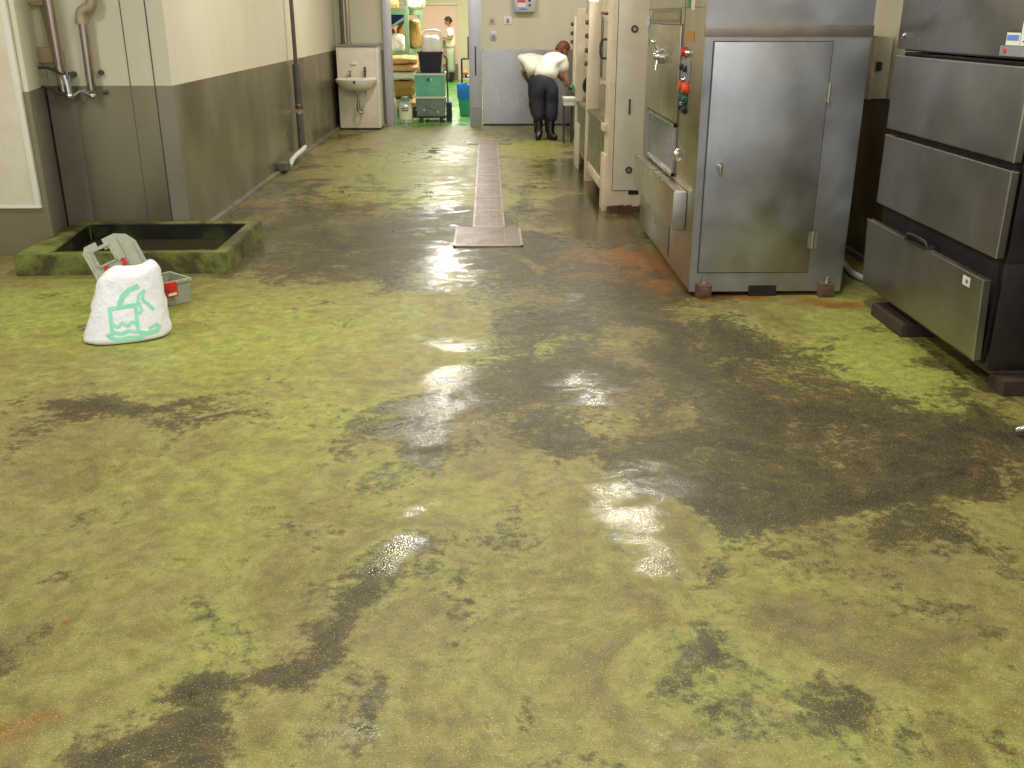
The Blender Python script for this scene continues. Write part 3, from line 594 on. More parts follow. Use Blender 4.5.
gd = B('front_door', 'machine_cream', t, (1.16, 1.495, 8.95, 10.3, 1.02, 2.1), bev=0.006)
gp = B('door_window', 'glass_grey', gd, (1.148, 1.159, 9.02, 10.1, 1.08, 1.62))
B('window_frame', 'ink', gp, (1.143, 1.15, 9.0, 9.02, 1.03, 1.65), (1.143, 1.15, 10.1, 10.12, 1.06, 1.65))
bm = new(); tube(bm, [(1.158, 9.86, 1.45), (1.10, 9.86, 1.44), (1.10, 9.86, 1.28), (1.158, 9.86, 1.27)], 0.012, smooth_n=1); link('bar_handle', bm, 'ink', gd)
bm = new(); box(bm, 1.08, 1.15, 8.96, 9.04, 1.5, 1.58, bev=0.004); link('bracket', bm, 'alu_dark', t)
bm = new(); tube(bm, [(1.16, 9.3, 1.68), (1.08, 9.35, 1.68), (1.08, 9.6, 1.69)], 0.014); link('hinge_arm', bm, 'rusty', t)
B('inner_chute', 'steel', t, (1.14, 1.46, 9.0, 10.2, 0.735, 1.01))
tk = B('wash_tank', 'tank', t, (1.055, 1.49, 8.945, 10.38, 0.19, 0.72), bev=0.006)
B('tank_rim', 'tank', tk, (1.04, 1.5, 8.94, 10.385, 0.722, 0.75), bev=0.004)
B('cream_slat', 'machine_cream', tk, (1.035, 1.054, 9.05, 10.2, 0.15, 0.24), bev=0.004)
B('leg_post', 'machine_cream', t, (1.03, 1.1, 8.70, 8.94, 0.0, 0.50), bev=0.004)
pt = B('corner_post', 'machine_cream', t, (1.035, 1.16, 10.39, 10.52, 0.0, 1.80), bev=0.006)
B('bracket_cap', 'machine_cream', t, (1.02, 1.054, 8.75, 8.93, 0.70, 0.76), bev=0.004)
for z in (1.6, 1.47, 1.33, 1.2):
    bm = new(); cyl(bm, (1.035, 10.45, z), (1.005, 10.45, z), 0.026, 0.02, seg=14); link('control_knob', bm, 'ink', pt)
bm = new(); cyl(bm, (1.12, 10.47, 0), (1.12, 10.47, 0.001), 0.02); bm.free()
finish(t)
# middle
t = thing('cream_machine', 'middle cream machine with knobs and hoses above its grey tank', 'machine', (1.5, 11.2, 0))
B('machine_back', 'machine_cream', t, (1.34, 2.3, 10.54, 12.0, 0.3, 1.78), bev=0.006)
B('control_panel', 'alu_dark', t, (1.18, 1.335, 10.7, 11.55, 1.05, 1.70), bev=0.006)
tk = B('wash_tank', 'tank', t, (1.055, 1.33, 10.54, 11.68, 0.17, 0.70), bev=0.006)
B('tank_rim', 'tank', tk, (1.035, 1.335, 10.54, 11.69, 0.702, 0.73), bev=0.004)
pt = B('corner_post', 'machine_cream', t, (1.035, 1.15, 11.70, 11.84, 0.0, 1.74), bev=0.006)
for z in (1.58, 1.45, 1.28, 1.13):
    bm = new(); cyl(bm, (1.18, 11.2, z), (1.13, 11.2, z), 0.034, 0.026, seg=14); link('valve_knob', bm, 'ink', t)
for z, m_ in ((1.62, 'red'), (1.40, 'chrome'), (1.22, 'chrome')):
    bm = new(); cyl(bm, (1.18, 10.85, z), (1.12, 10.85, z), 0.036, 0.028, seg=14); link('valve_knob', bm, m_, t)
bm = new(); box(bm, 1.05, 1.17, 10.68, 10.9, 1.68, 1.82, bev=0.01); link('shiny_box', bm, 'chrome', t)
bm = new(); tube(bm, [(1.17, 11.0, 1.1), (1.08, 11.0, 1.0), (1.07, 11.05, 0.9), (1.17, 11.1, 0.84)], 0.03, smooth_n=2); link('black_hose', bm, 'black', t)
bm = new(); tube(bm, [(1.2, 10.95, 0.78), (1.14, 11.0, 0.86), (1.1, 11.1, 0.8)], 0.05, smooth_n=2); link('grey_elbow', bm, 'alu_dark', t)
B('leg_plate', 'machine_cream', tk, (1.03, 1.054, 11.3, 11.6, 0.0, 0.5), bev=0.003)
finish(t)
# far
t = thing('cream_machine', 'farthest cream machine whose tank the bending workers reach into', 'machine', (1.7, 13.6, 0))
B('machine_back', 'machine_cream', t, (1.55, 2.4, 12.05, 15.5, 0.3, 1.6), bev=0.006)
tk = B('wash_tank', 'tank', t, (1.25, 1.545, 12.05, 15.3, 0.12, 0.62), bev=0.006)
B('tank_rim', 'tank', tk, (1.235, 1.548, 12.04, 15.32, 0.622, 0.65), bev=0.004)
pt = B('corner_post', 'machine_cream', t, (1.30, 1.40, 15.33, 15.45, 0.0, 1.66), bev=0.006)
for z in (1.55, 1.42, 1.30):
    bm = new(); cyl(bm, (1.30, 15.39, z), (1.26, 15.39, z), 0.03, 0.024, seg=12); link('control_knob', bm, 'ink', pt)
pt = B('corner_post', 'machine_cream', t, (1.21, 1.30, 12.3, 12.42, 0.0, 1.66), bev=0.006)
for z in (1.6, 1.5, 1.36, 1.22, 1.08):
    bm = new(); cyl(bm, (1.21, 12.36, z), (1.17, 12.36, z), 0.03, 0.024, seg=12); link('control_knob', bm, 'ink', pt)
for k in range(3): B('control_box', 'alu_dark', t, (1.46, 1.545, 12.7 + k * 0.9, 13.3 + k * 0.9, 0.9, 1.5), bev=0.01)
finish(t)
# white tub at the tank edge with green gloves
bm = new()
o = thing('white_tub', 'small white tub on thin legs against the far tank beside the bending worker', 'tub', (1.13, 13.9, 0.0))
bm = new(); box(bm, 1.05, 1.20, 13.70, 13.95, 0.50, 0.60, bev=0.02); link('tub', bm, 'white', o)
bm = new(); box(bm, 1.04, 1.21, 13.69, 13.96, 0.585, 0.615, bev=0.006); link('tub_rim', bm, 'white', o)
for a in ((1.17, 13.72), (1.17, 13.91), (1.06, 13.91), (1.06, 13.72)): B('leg', 'ink', o, (a[0] - 0.008, a[0] + 0.008, a[1] - 0.008, a[1] + 0.008, 0, 0.50))
finish(o)

# ---------------------------------------------------------------- left wall fittings
AY = 7.642
t = thing('steam_pipe', 'straight polished vertical pipe with valve at its foot on the left wall', 'pipe', (-3.18, 7.57, 1.1))
bm = new(); tube(bm, [(-3.205, 7.56, 3.5), (-3.165, 7.56, 1.13)], 0.036, seg=18); link('pipe_run', bm, 'pipe', t, smooth=True)
bm = new(); cyl(bm, (-3.115, 7.53, 1.10), (-3.125, 7.53, 1.25), 0.027, seg=18); ball(bm, (-3.115, 7.53, 1.10), 0.032); cyl(bm, (-3.125, 7.53, 1.22), (-3.125, 7.53, 1.25), 0.034)
link('valve_body', bm, 'chrome', t, smooth=True)
bm = new(); tube(bm, [(-3.33, 7.55, 1.30), (-3.22, 7.53, 1.30), (-3.13, 7.52, 1.24)], 0.011, smooth_n=1); tube(bm, [(-3.34, 7.55, 1.165), (-3.27, 7.53, 1.165), (-3.18, 7.52, 1.115), (-3.12, 7.53, 1.10)], 0.011, smooth_n=1)
link('valve_lever', bm, 'ink', t, smooth=True)
bm = new(); cyl(bm, (-3.10, AY, 1.25), (-3.10, 7.56, 1.25), 0.02); link('wall_spigot', bm, 'ink', t); bm = new(); tube(bm, [(-3.09, 7.54, 1.10), (-3.05, 7.56, 1.13), (-3.0, 7.57, 1.135)], 0.01); link('link_rod', bm, 'alu_dark', t)
finish(t)
t = thing('steam_pipe', 'vertical polished pipe with tan elbow offset, right one on the left wall', 'pipe', (-2.95, 7.57, 1.1))
bm = new(); tube(bm, [(-2.95, 7.56, 1.62), (-2.955, 7.56, 1.14)], 0.033, seg=18); tube(bm, [(-2.865, 7.56, 3.5), (-2.865, 7.56, 1.73)], 0.024, seg=16)
link('pipe_run', bm, 'pipe', t, smooth=True)
bm = new(); tube(bm, [(-2.955, 7.56, 1.60), (-2.955, 7.56, 1.675), (-2.93, 7.56, 1.70), (-2.865, 7.56, 1.72), (-2.865, 7.56, 1.80)], 0.040, seg=16, smooth_n=2); cyl(bm, (-2.955, 7.56, 1.60), (-2.955, 7.56, 1.64), 0.046, seg=18)
link('elbow_fitting', bm, 'tan_fit', t, smooth=True)
bm = new(); tube(bm, [(-3.02, 7.56, 1.125), (-2.955, 7.54, 1.10), (-2.94, 7.53, 1.085)], [0.012, 0.018, 0.012], smooth_n=1); ball(bm, (-2.95, 7.545, 1.10), 0.026); link('drain_cock', bm, 'chrome', t, smooth=True)
bm = new(); cyl(bm, (-2.895, AY, 1.262), (-2.895, 7.61, 1.262), 0.018); link('wall_stud', bm, 'ink', t)
bm = new(); tube(bm, [(-2.90, 7.62, 1.12), (-2.87, 7.63, 1.12)], 0.013); link('bracket', bm, 'ink', t)
finish(t)
t = thing('outlet_box', 'small tan outlet box with thin conduit left of the wall pipes', 'outlet box', (-3.3, 7.6, 1.32))
B('box_body', 'tan_fit', t, (-3.335, -3.20, 7.57, 7.641, 1.335, 1.44), bev=0.006); B('box_lower', 'tan_fit', t, (-3.19, -3.15, 7.6, 7.641, 1.30, 1.42), bev=0.004)
bm = new(); tube(bm, [(-3.235, 7.62, 1.44), (-3.26, 7.62, 1.72)], 0.008); tube(bm, [(-3.29, 7.60, 1.30), (-3.29, 7.60, 1.17)], 0.008); link('conduit', bm, 'tan_fit', t)
B('top_hook', 'tan_fit', t, (-3.32, -3.20, 7.58, 7.641, 1.73, 1.76), bev=0.004)
finish(t)
# drain pipe on the long left wall
t = thing('drain_pipe', 'dark grey vertical pipe with pale kicked foot on the long left wall', 'pipe', (-2.3, 12.2, 0.04))
bm = new(); tube(bm, [(-2.30, 12.2, 3.5), (-2.30, 12.2, 1.12)], 0.024, seg=14); link('upper_pipe', bm, 'pipe_grey', t, smooth=True)
bm = new(); tube(bm, [(-2.30, 12.2, 1.12), (-2.30, 12.2, 0.66)], 0.045, seg=16); tube(bm, [(-2.30, 12.2, 0.56), (-2.30, 12.2, 0.10)], 0.045, seg=16); link('lower_pipe', bm, 'pipe_grey', t, smooth=True)
bm = new(); cyl(bm, (-2.30, 12.2, 0.60), (-2.30, 12.2, 0.66), 0.040); cyl(bm, (-2.30, 12.2, 0.545), (-2.30, 12.2, 0.565), 0.052, seg=18); link('clamp', bm, 'edge', t, smooth=True)
bm = new(); cyl(bm, (-2.30, 12.2, 0.60), (-2.30, 12.2, 0.645), 0.047, seg=18); link('rust_collar', bm, 'rusty', t)
bm = new(); tube(bm, [(-2.27, 12.2, 0.15), (-2.27, 12.1, 0.13), (-2.27, 11.4, 0.12), (-2.27, 11.2, 0.06)], 0.03, smooth_n=2, seg=12); link('foot_pipe', bm, 'pale_pipe', t, smooth=True)
bm = new(); box(bm, -2.35, -2.26, 10.95, 11.2, 0.036, 0.12, bev=0.01); link('foot_fitting', bm, 'pipe_grey', t)
finish(t)
# access panel
t = thing('access_panel', 'white wall panel with narrow frame on the near left wall', 'wall panel', (-3.6, 7.02, 0.372))
B('panel_leaf', 'cream_gloss', t, (-4.1, -3.275, 7.012, 7.042, 0.385, 2.2), bev=0.004)
B('panel_frame', 'white', t, (-4.12, -3.232, 7.006, 7.042, 0.36, 0.384), (-3.274, -3.232, 7.006, 7.042, 0.384, 2.2), bev=0.003)
finish(t)
# green curb basin
t = thing('curb_basin', 'low green painted concrete curb around a dark basin by the left wall', 'floor basin', (-2.5, 7.0, 0.0))
bm = new()
def quadring(bm, o_, i_, z):
    """rectangular kerb with outer corners o_, inner corners i_"""
    ov = [bm.verts.new((x, y, 0.0)) for x, y in o_]; ot = [bm.verts.new((x, y, z)) for x, y in o_]
    it = [bm.verts.new((x, y, z)) for x, y in i_]; ib = [bm.verts.new((x, y, 0.02)) for x, y in i_]
    for k in range(4):
        j = (k + 1) % 4
        bm.faces.new((ov[k], ov[j], ot[j], ot[k])); bm.faces.new((ot[k], ot[j], it[j], it[k])); bm.faces.new((it[k], it[j], ib[j], ib[k])).material_index = 1
quadring(bm, [(-3.22, 6.45), (-1.80, 6.50), (-1.80, 7.62), (-3.24, 7.62)], [(-3.0, 6.56), (-1.895, 6.60), (-1.895, 7.52), (-3.12, 7.52)], 0.145)
bmesh.ops.bevel(bm, geom=list(bm.edges), offset=0.008, segments=2, affect='EDGES')
link('curb', bm, ['curb', 'curb_in'], t, smooth=True)
B('basin_bottom', 'sludge', t, (-3.10, -1.89, 6.59, 7.51, 0.002, 0.022))
finish(t)
# ---------------------------------------------------------------- shopping bag, crate parts
def make_bag():
    t = thing('shopping_bag', 'white plastic shopping bag with mint green print slumped on the floor', 'plastic bag', (-2.02, 5.3, 0))
    bm = new(); nz, ns = 44, 72; rings = []
    c0 = Vector((-2.0, 5.10)); ang = math.radians(22)
    for i in range(nz + 1):
        v = i / nz
        if v < 0.06: wv = 0.86 + 0.14 * (v / 0.06) ** 0.5
        else: wv = 1.0
        hw = (0.235 - 0.078 * v ** 0.9) * wv; hd = (0.15 - 0.08 * v) * wv
        z = 0.37 * v
        if v > 0.82:
            k = (v - 0.82) / 0.18; hw *= math.sqrt(max(0.0, 1 - k * k)) * 0.9 + 0.1 * (1 - k); hd *= math.sqrt(max(0.02, 1 - k * k)); z = 0.385 * (0.82 + 0.15 * math.sin(k * PI / 2))
        ring = []
        for s_ in range(ns):
            a = 2 * PI * s_ / ns; ca, sa = math.cos(a), math.sin(a)
            x = hw * abs(ca) ** 0.75 * (1 if ca > 0 else -1); y = hd * abs(sa) ** 0.8 * (1 if sa > 0 else -1)
            fold = noise.noise(Vector((x * 14, y * 14 + 3, z * 4.5))) * 0.034 + noise.noise(Vector((x * 30, y * 30, z * 18))) * 0.014
            fold -= 0.022 * max(0.0, 1 - abs(noise.noise(Vector((x * 8 + z * 5, y * 8, z * 4 + 4)))) / 0.10) + 0.012 * max(0.0, 1 - abs(noise.noise(Vector((x * 15 - z * 6, y * 15 + 9, z * 9)))) / 0.12)
            x *= 1 + fold * 2.0; y = y * (1 + fold * 3.2) + fold * 0.4
            lump = 0.0
            if z > 0.2:
                lump = 0.055 * math.exp(-((x - 0.12) / 0.05) ** 2) * ((z - 0.2) / 0.18) + 0.018 * math.exp(-((x + 0.09) / 0.05) ** 2) * ((z - 0.2) / 0.18)
            xx = x + 0.05 * (z / 0.38)
            zz = max(0.003, z + lump + (noise.noise(Vector((x * 9, 1.7, 0.3))) * 0.018 if z > .2 else 0))
            if v <= 0.0: zz = 0.003
            wx = c0.x + xx * math.cos(ang) - y * math.sin(ang); wy = c0.y + xx * math.sin(ang) + y * math.cos(ang) + 0.1 * z
            ring.append(bm.verts.new((wx, wy, zz)))
        rings.append(ring)
    for a, b in zip(rings, rings[1:]):
        for k in range(ns): bm.faces.new((a[k], a[(k + 1) % ns], b[(k + 1) % ns], b[k]))
    bm.faces.new(rings[0]); bm.faces.new(rings[-1])
    bmesh.ops.recalc_face_normals(bm, faces=bm.faces)
    tree = BVHTree.FromBMesh(bm)
    link('bag_body', bm, 'bagwhite', t, smooth='all')
    # handle loops, folded flat at the top
    ex = Vector((math.cos(ang), math.sin(ang), 0)); ey = Vector((-math.sin(ang), math.cos(ang), 0))
    bp = new()
    def stroke(pts, w):
        P = []
        for a, b in zip(pts, pts[1:]):
            n = max(2, int((Vector(b) - Vector(a)).length / 0.008))
            for k in range(n): P.append(Vector(a).lerp(Vector(b), k / n))
        P.append(Vector(pts[-1])); prev = None
        for i, p in enumerate(P):
            d = (P[min(i + 1, len(P) - 1)] - P[max(i - 1, 0)]).normalized(); nn = Vector((-d.y, d.x))
            row = []
            for sgn in (-1, 1):
                q = p + nn * w * 0.5 * sgn
                o_ = Vector((c0.x, c0.y, 0)) + ex * q.x - ey * 0.6 + Vector((0, 0, q.y))
                h, n_, _, _ = tree.ray_cast(o_, ey)
                row.append(bp.verts.new(h + n_ * 0.0022) if h is not None and n_.dot(ey) < 0 else (bp.verts.new(h - ey * 0.002) if h is not None else None))
            if prev and None not in prev and None not in row:
                bp.faces.new((prev[0], prev[1], row[1], row[0]))
            prev = row
    stroke([(-0.075, 0.06), (-0.07, 0.19), (0.06, 0.20), (0.055, 0.06)], 0.019)
    stroke([(-0.075, 0.06), (-0.10, 0.055), (-0.06, 0.03), (0.0, 0.035), (0.06, 0.03), (0.10, 0.045), (0.055, 0.06)], 0.020)
    stroke([(-0.07, 0.115), (-0.045, 0.095), (-0.02, 0.115), (0.005, 0.095), (0.03, 0.115), (0.055, 0.10)], 0.016)
    stroke([(-0.07, 0.07), (-0.03, 0.06), (0.01, 0.07), (0.05, 0.06)], 0.016)
    stroke([(-0.02, 0.20), (0.0, 0.245), (0.04, 0.28), (0.09, 0.295)], 0.025)
    stroke([(0.07, 0.20), (0.085, 0.25), (0.12, 0.27)], 0.014)
    stroke([(0.11, 0.26), (0.10, 0.22), (0.13, 0.19), (0.15, 0.16)], 0.016); stroke([(0.07, 0.15), (0.09, 0.17), (0.08, 0.21)], 0.014)
    stroke([(0.10, 0.045), (0.15, 0.05), (0.17, 0.075)], 0.023); stroke([(0.11, 0.07), (0.16, 0.085)], 0.015)
    link('printed_pattern', bp, 'bagprint', t, smooth='all')
    finish(t)
make_bag()
def frame_plate():
    t = thing('plastic_holder', 'clear flat plastic holder with a hand hole leaning behind the white bag', 'plastic holder', (-2.15, 5.5, 0))
    bm = new()
    # outline in the lid's own plane (u right, v up), with a rectangular hand hole
    o_ = [(-0.155, 0.0), (0.155, 0.0), (0.155, 0.36), (0.12, 0.42), (0.06, 0.45), (-0.02, 0.45), (-0.02, 0.42), (-0.06, 0.42), (-0.06, 0.45), (-0.13, 0.45), (-0.155, 0.42)]
    h_ = [(-0.10, 0.31), (-0.0, 0.31), (0.0, 0.385), (-0.03, 0.385), (-0.03, 0.40), (-0.10, 0.40)]
    vo = [bm.verts.new((x, 0, z)) for x, z in o_]; vh = [bm.verts.new((x, 0, z)) for x, z in h_]
    eo = [bm.edges.new((vo[i], vo[(i + 1) % len(vo)])) for i in range(len(vo))] + [bm.edges.new((vh[i], vh[(i + 1) % len(vh)])) for i in range(len(vh))]
    bmesh.ops.triangle_fill(bm, use_beauty=True, edges=eo)
    r = bmesh.ops.extrude_face_region(bm, geom=list(bm.faces))
    for v in [e for e in r['geom'] if isinstance(e, bmesh.types.BMVert)]: v.co.y += 0.012
    # raised rims and ribs
    for a in ((-0.155, -0.14, 0, 0.42), (0.14, 0.155, 0, 0.36), (-0.11, -0.10, 0.3, 0.41), (0.0, 0.012, 0.3, 0.4), (-0.11, 0.012, 0.3, 0.31), (-0.11, 0.012, 0.4, 0.41), (0.07, 0.08, 0.02, 0.42)):
        box(bm, a[0], a[1], -0.012, 0.0, a[2], a[3])
    MM = Matrix.Translation((-2.05, 5.50, 0.012)) @ Matrix.Scale(0.97, 4) @ Matrix.Rotation(math.radians(8), 4, 'Z') @ Matrix.Rotation(math.radians(-16), 4, 'X') @ Matrix.Rotation(math.radians(-24), 4, 'Y')
    bmesh.ops.transform(bm, matrix=MM, verts=bm.verts)
    zmin = min(v.co.z for v in bm.verts)
    up = Matrix.Translation((0, 0, 0.003 - zmin)); bmesh.ops.transform(bm, matrix=up, verts=bm.verts)
    link('holder_frame', bm, 'clear', t)
    bm = new()
    for x0 in (-0.09, 0.02):
        for k in range(3): box(bm, x0, x0 + 0.035, -0.014, -0.0125, 0.235 + k * 0.022, 0.25 + k * 0.022)
        box(bm, x0 + 0.012, x0 + 0.022, -0.014, -0.0125, 0.235, 0.30)
    for v in bm.verts: pass
    bmesh.ops.transform(bm, matrix=up @ MM, verts=bm.verts); link('red_lettering', bm, 'ink_red', t)
    finish(t)
frame_plate()
def tray():
    t = thing('clear_tray', 'open clear plastic tray with a red clip tipped beside the white bag', 'plastic tray', (-1.95, 5.95, 0))
    bm = new(); L, Wd, Hh, th = 0.30, 0.22, 0.15, 0.008
    box(bm, -L / 2, L / 2, -Wd / 2, Wd / 2, 0, th)
    box(bm, -L / 2, L / 2, -Wd / 2, -Wd / 2 + th, th, Hh); box(bm, -L / 2, L / 2, Wd / 2 - th, Wd / 2, th, Hh)
    box(bm, -L / 2, -L / 2 + th, -Wd / 2 + th, Wd / 2 - th, th, Hh); box(bm, L / 2 - th, L / 2, -Wd / 2 + th, Wd / 2 - th, th, Hh)
    MM = Matrix.Translation((-2.03, 5.76, 0.003)) @ Matrix.Rotation(math.radians(48), 4, 'Z')
    bmesh.ops.transform(bm, matrix=MM, verts=bm.verts); link('tray_body', bm, 'clear2', t)
    bm = new()
    for a in ((-L / 2 - .012, L / 2 + .012, -Wd / 2 - .012, -Wd / 2), (-L / 2 - .012, L / 2 + .012, Wd / 2, Wd / 2 + .012), (-L / 2 - .012, -L / 2, -Wd / 2, Wd / 2), (L / 2, L / 2 + .012, -Wd / 2, Wd / 2)): box(bm, *a, Hh - .016, Hh)
    bmesh.ops.transform(bm, matrix=MM, verts=bm.verts); link('tray_rim', bm, 'clear', t)
    bm = new(); box(bm, -0.03, 0.05, -Wd / 2 - 0.03, -Wd / 2 - 0.013, 0.06, 0.15, bev=0.006); cyl(bm, (0.01, -Wd / 2 - 0.03, 0.11), (0.01, -Wd / 2 - 0.036, 0.11), 0.028, seg=18)
    bmesh.ops.transform(bm, matrix=MM, verts=bm.verts); cl = link('red_clip', bm, 'red', t)
    bm = new(); box(bm, -0.02, 0.035, -Wd / 2 - 0.038, -Wd / 2 - 0.0365, 0.072, 0.088)
    bmesh.ops.transform(bm, matrix=MM, verts=bm.verts); link('white_mark', bm, 'white', cl)
    finish(t)
tray()
# ---------------------------------------------------------------- wash basin stand
t = thing('wash_stand', 'cream boxed panel with grey top ledge carrying the wash basin', 'wash stand', (-1.98, 15.8, 0))
B('panel_box', 'cream_gloss', t, (-2.30, -1.70, 15.5, 16.05, 0.03, 1.235), bev=0.006)
B('side_trim', 'white', t, (-1.70, -1.675, 15.49, 16.05, 0.03, 1.235), bev=0.004)
B('top_ledge', 'alu_dark', t, (-2.31, -1.66, 15.47, 16.06, 1.236, 1.262), bev=0.003)
B('foot_strip', 'steel_dark', t, (-2.30, -1.68, 15.52, 16.04, 0, 0.03))
finish(t)
t = thing('wash_basin', 'small white ceramic wash basin mounted on the cream panel', 'wash basin', (-2.0, 15.3, 0.63))
bm = new()
prof = [(0.02, 0.60), (0.16, 0.615), (0.23, 0.66), (0.285, 0.74), (0.295, 0.765), (0.275, 0.77), (0.24, 0.74), (0.16, 0.67), (0.03, 0.655)]
lathe(bm, prof, -2.0, 15.33, seg=36, sx=1.08, sy=0.72)
for v in bm.verts:
    if v.co.y > 15.49: v.co.y = 15.49
box(bm, -2.30, -1.70, 15.40, 15.495, 0.70, 0.785, bev=0.012)
link('bowl', bm, 'ceramic', t, smooth=True)
for x in (-2.10, -1.87):
    bm = new(); cyl(bm, (x, 15.44, 0.785), (x, 15.44, 0.86), 0.017); tube(bm, [(x, 15.44, 0.85), (x, 15.36, 0.87), (x, 15.30, 0.84)], 0.011, smooth_n=1); cyl(bm, (x, 15.44, 0.86), (x, 15.44, 0.885), 0.026, seg=8)
    if x > -2: cyl(bm, (x, 15.44, 0.88), (x, 15.44, 0.94), 0.018)
    link('tap', bm, 'chrome' if x < -2 else 'pipe_grey', t, smooth=True)
bm = new(); ball(bm, (-2.04, 15.485, 0.985), 0.05, 1.15, 0.3, 0.55); link('soap_holder', bm, 'white', t, smooth=True)
bm = new(); cyl(bm, (-1.98, 15.33, 0.60), (-1.98, 15.33, 0.40), 0.022); tube(bm, [(-1.98, 15.33, 0.42), (-1.98, 15.33, 0.30), (-1.95, 15.33, 0.27), (-1.93, 15.36, 0.30), (-1.93, 15.49, 0.34)], 0.024, smooth_n=2); cyl(bm, (-1.98, 15.33, 0.30), (-1.98, 15.33, 0.40), 0.032)
tube(bm, [(-1.87, 15.42, 0.62), (-1.87, 15.42, 0.52), (-1.89, 15.49, 0.50)], 0.012); cyl(bm, (-1.98, 15.33, 0.58), (-1.98, 15.33, 0.60), 0.045)
link('trap_pipe', bm, 'chrome', t, smooth=True)
bm = new(); cyl(bm, (-2.0, 15.115, 0.735), (-2.0, 15.10, 0.735), 0.02); link('overflow_hole', bm, 'ink', t)
finish(t)
for x, lab, r in ((-2.22, 'left pale upright pipe rising from the ledge in the back corner', 0.03), (-2.13, 'right shiny upright pipe rising from the ledge in the back corner', 0.034)):
    bm = new(); tube(bm, [(x, 15.75, 3.5), (x, 15.75, 1.27)], r, seg=14); cyl(bm, (x, 15.75, 1.263), (x, 15.75, 1.285), r * 1.2, seg=18)
    o = link('water_pipe', bm, 'pipe' if x > -2.2 else 'pipe_grey', None, smooth=True); tag(o, lab, 'pipe')
# wall devices on the back wall
t = thing('alarm_panel', 'white alarm control box with red strip high on the back wall', 'control box', (0.58, 16.02, 1.73))
B('housing', 'alu', t, (0.42, 0.745, 15.95, 16.099, 1.72, 2.05), bev=0.01)
B('red_strip', 'ink_red', t, (0.47, 0.60, 15.944, 15.95, 1.865, 1.895), bev=0.002); B('display', 'white', t, (0.47, 0.60, 15.946, 15.95, 1.80, 1.85))
B('label_strip', 'ink_blue', t, (0.50, 0.62, 15.946, 15.95, 1.75, 1.775))
bm = new(); cyl(bm, (0.66, 15.95, 1.82), (0.66, 15.935, 1.82), 0.018); cyl(bm, (0.66, 15.95, 1.89), (0.66, 15.935, 1.89), 0.022); link('knob', bm, 'ink', t)
finish(t)
for x, z, w_, h_, lab, mm in ((0.08, 1.60, 0.09, 0.12, 'pinkish wall switch left of the larger switch plate', 'pink_plate'), (0.325, 1.60, 0.13, 0.12, 'wide cream switch plate below the alarm box', 'white'), (0.10, 1.37, 0.09, 0.13, 'grey wall switch just above the steel wainscot', 'alu')):
    t = thing('wall_switch', lab, 'switch', (x, 16.09, z - h_ / 2))
    B('switch_plate', mm, t, (x - w_ / 2, x + w_ / 2, 16.08, 16.099, z - h_ / 2, z + h_ / 2), bev=0.004)
    B('rocker', 'alu_dark', t, (x - 0.02, x + 0.02, 16.07, 16.08, z - 0.035, z + 0.03), bev=0.003)
    finish(t)

# ---------------------------------------------------------------- storeroom contents
def pillow(bm, x0, x1, y0, y1, z0, z1, seed=0, n=14, pw=0.55, amp=0.02):
    before = set(bm.verts)
    q = bmesh.ops.create_cube(bm, size=2)['verts']
    es = list(set(e for v in q for e in v.link_edges))
    r = bmesh.ops.subdivide_edges(bm, edges=es, cuts=n, use_grid_fill=True)
    vs = [v for v in bm.verts if v not in before]
    for v in vs:
        c = v.co.copy(); s = c.normalized(); k = 0.72
        p = Vector([a * (1 - k) + b * k * 1.15 for a, b in zip(c, s)])
        p = Vector([max(-1, min(1, a * 1.02)) for a in p])
        nz = noise.noise(p * 2.4 + Vector((seed, seed * 2, 0))) * amp + noise.noise(p * 7 + Vector((seed, 0, 0))) * amp * 0.4
        v.co = Vector(((x0 + x1) / 2 + p.x * (x1 - x0) / 2, (y0 + y1) / 2 + p.y * (y1 - y0) / 2, (z0 + z1) / 2 + p.z * (z1 - z0) / 2)) + s * nz
        v.co.z = max(v.co.z, z0)
def sack(lab, m, x0, x1, y0, y1, z0, z1, seed, group=None, cat='sack', nm='paper_sack'):
    bm = new(); pillow(bm, x0, x1, y0, y1, z0, z1, seed)
    o = link(nm, bm, m, None, smooth='all'); tag(o, lab, cat, group); return o
t = thing('green_rack', 'green steel storage rack with diagonal brace holding bags and sacks', 'storage rack', (-1.9, 20.4, 0))
for x in (-1.45, -2.4):
    for y in (18.5, 22.3): B('upright', 'rack', t, (x - 0.04, x + 0.04, y - 0.04, y + 0.04, 0, 1.84), bev=0.004)
for z in (1.0, 1.74):
    B('shelf_board', 'rack', t, (-2.36, -1.49, 18.5, 22.3, z, z + 0.03))
    B('shelf_beam', 'rack', t, (-2.36, -1.49, 18.46, 18.499, z - 0.05, z + 0.05), (-1.49, -1.452, 18.54, 22.26, z - 0.05, z + 0.05), (-2.36, -1.49, 22.301, 22.34, z - 0.05, z + 0.05))
bm = new(); tube(bm, [(-2.36, 18.46, 1.1), (-1.49, 18.46, 1.62)], 0.022, seg=8); link('diagonal_brace', bm, 'rack', t)
finish(t)
sack('white plastic bag lying on the middle shelf of the green rack', 'sack_white', -1.90, -1.52, 18.6, 19.0, 1.032, 1.36, 3, nm='plastic_bag', cat='bag')
sack('blue bundle tucked under the top shelf of the green rack', 'blue', -2.05, -1.58, 19.4, 19.9, 1.50, 1.73, 4, nm='blue_bundle', cat='bundle')
sack('tan sack under the blue bundle on the rack', 'sack', -2.2, -1.80, 19.3, 19.8, 1.032, 1.48, 5)
sack('red topped small sack behind the white bag on the rack', 'ink_red', -1.86, -1.72, 19.1, 19.28, 1.032, 1.44, 6)
sack('brown sack between the rack post and red topped sack', 'sack_dark', -1.70, -1.50, 19.2, 19.5, 1.032, 1.50, 7)
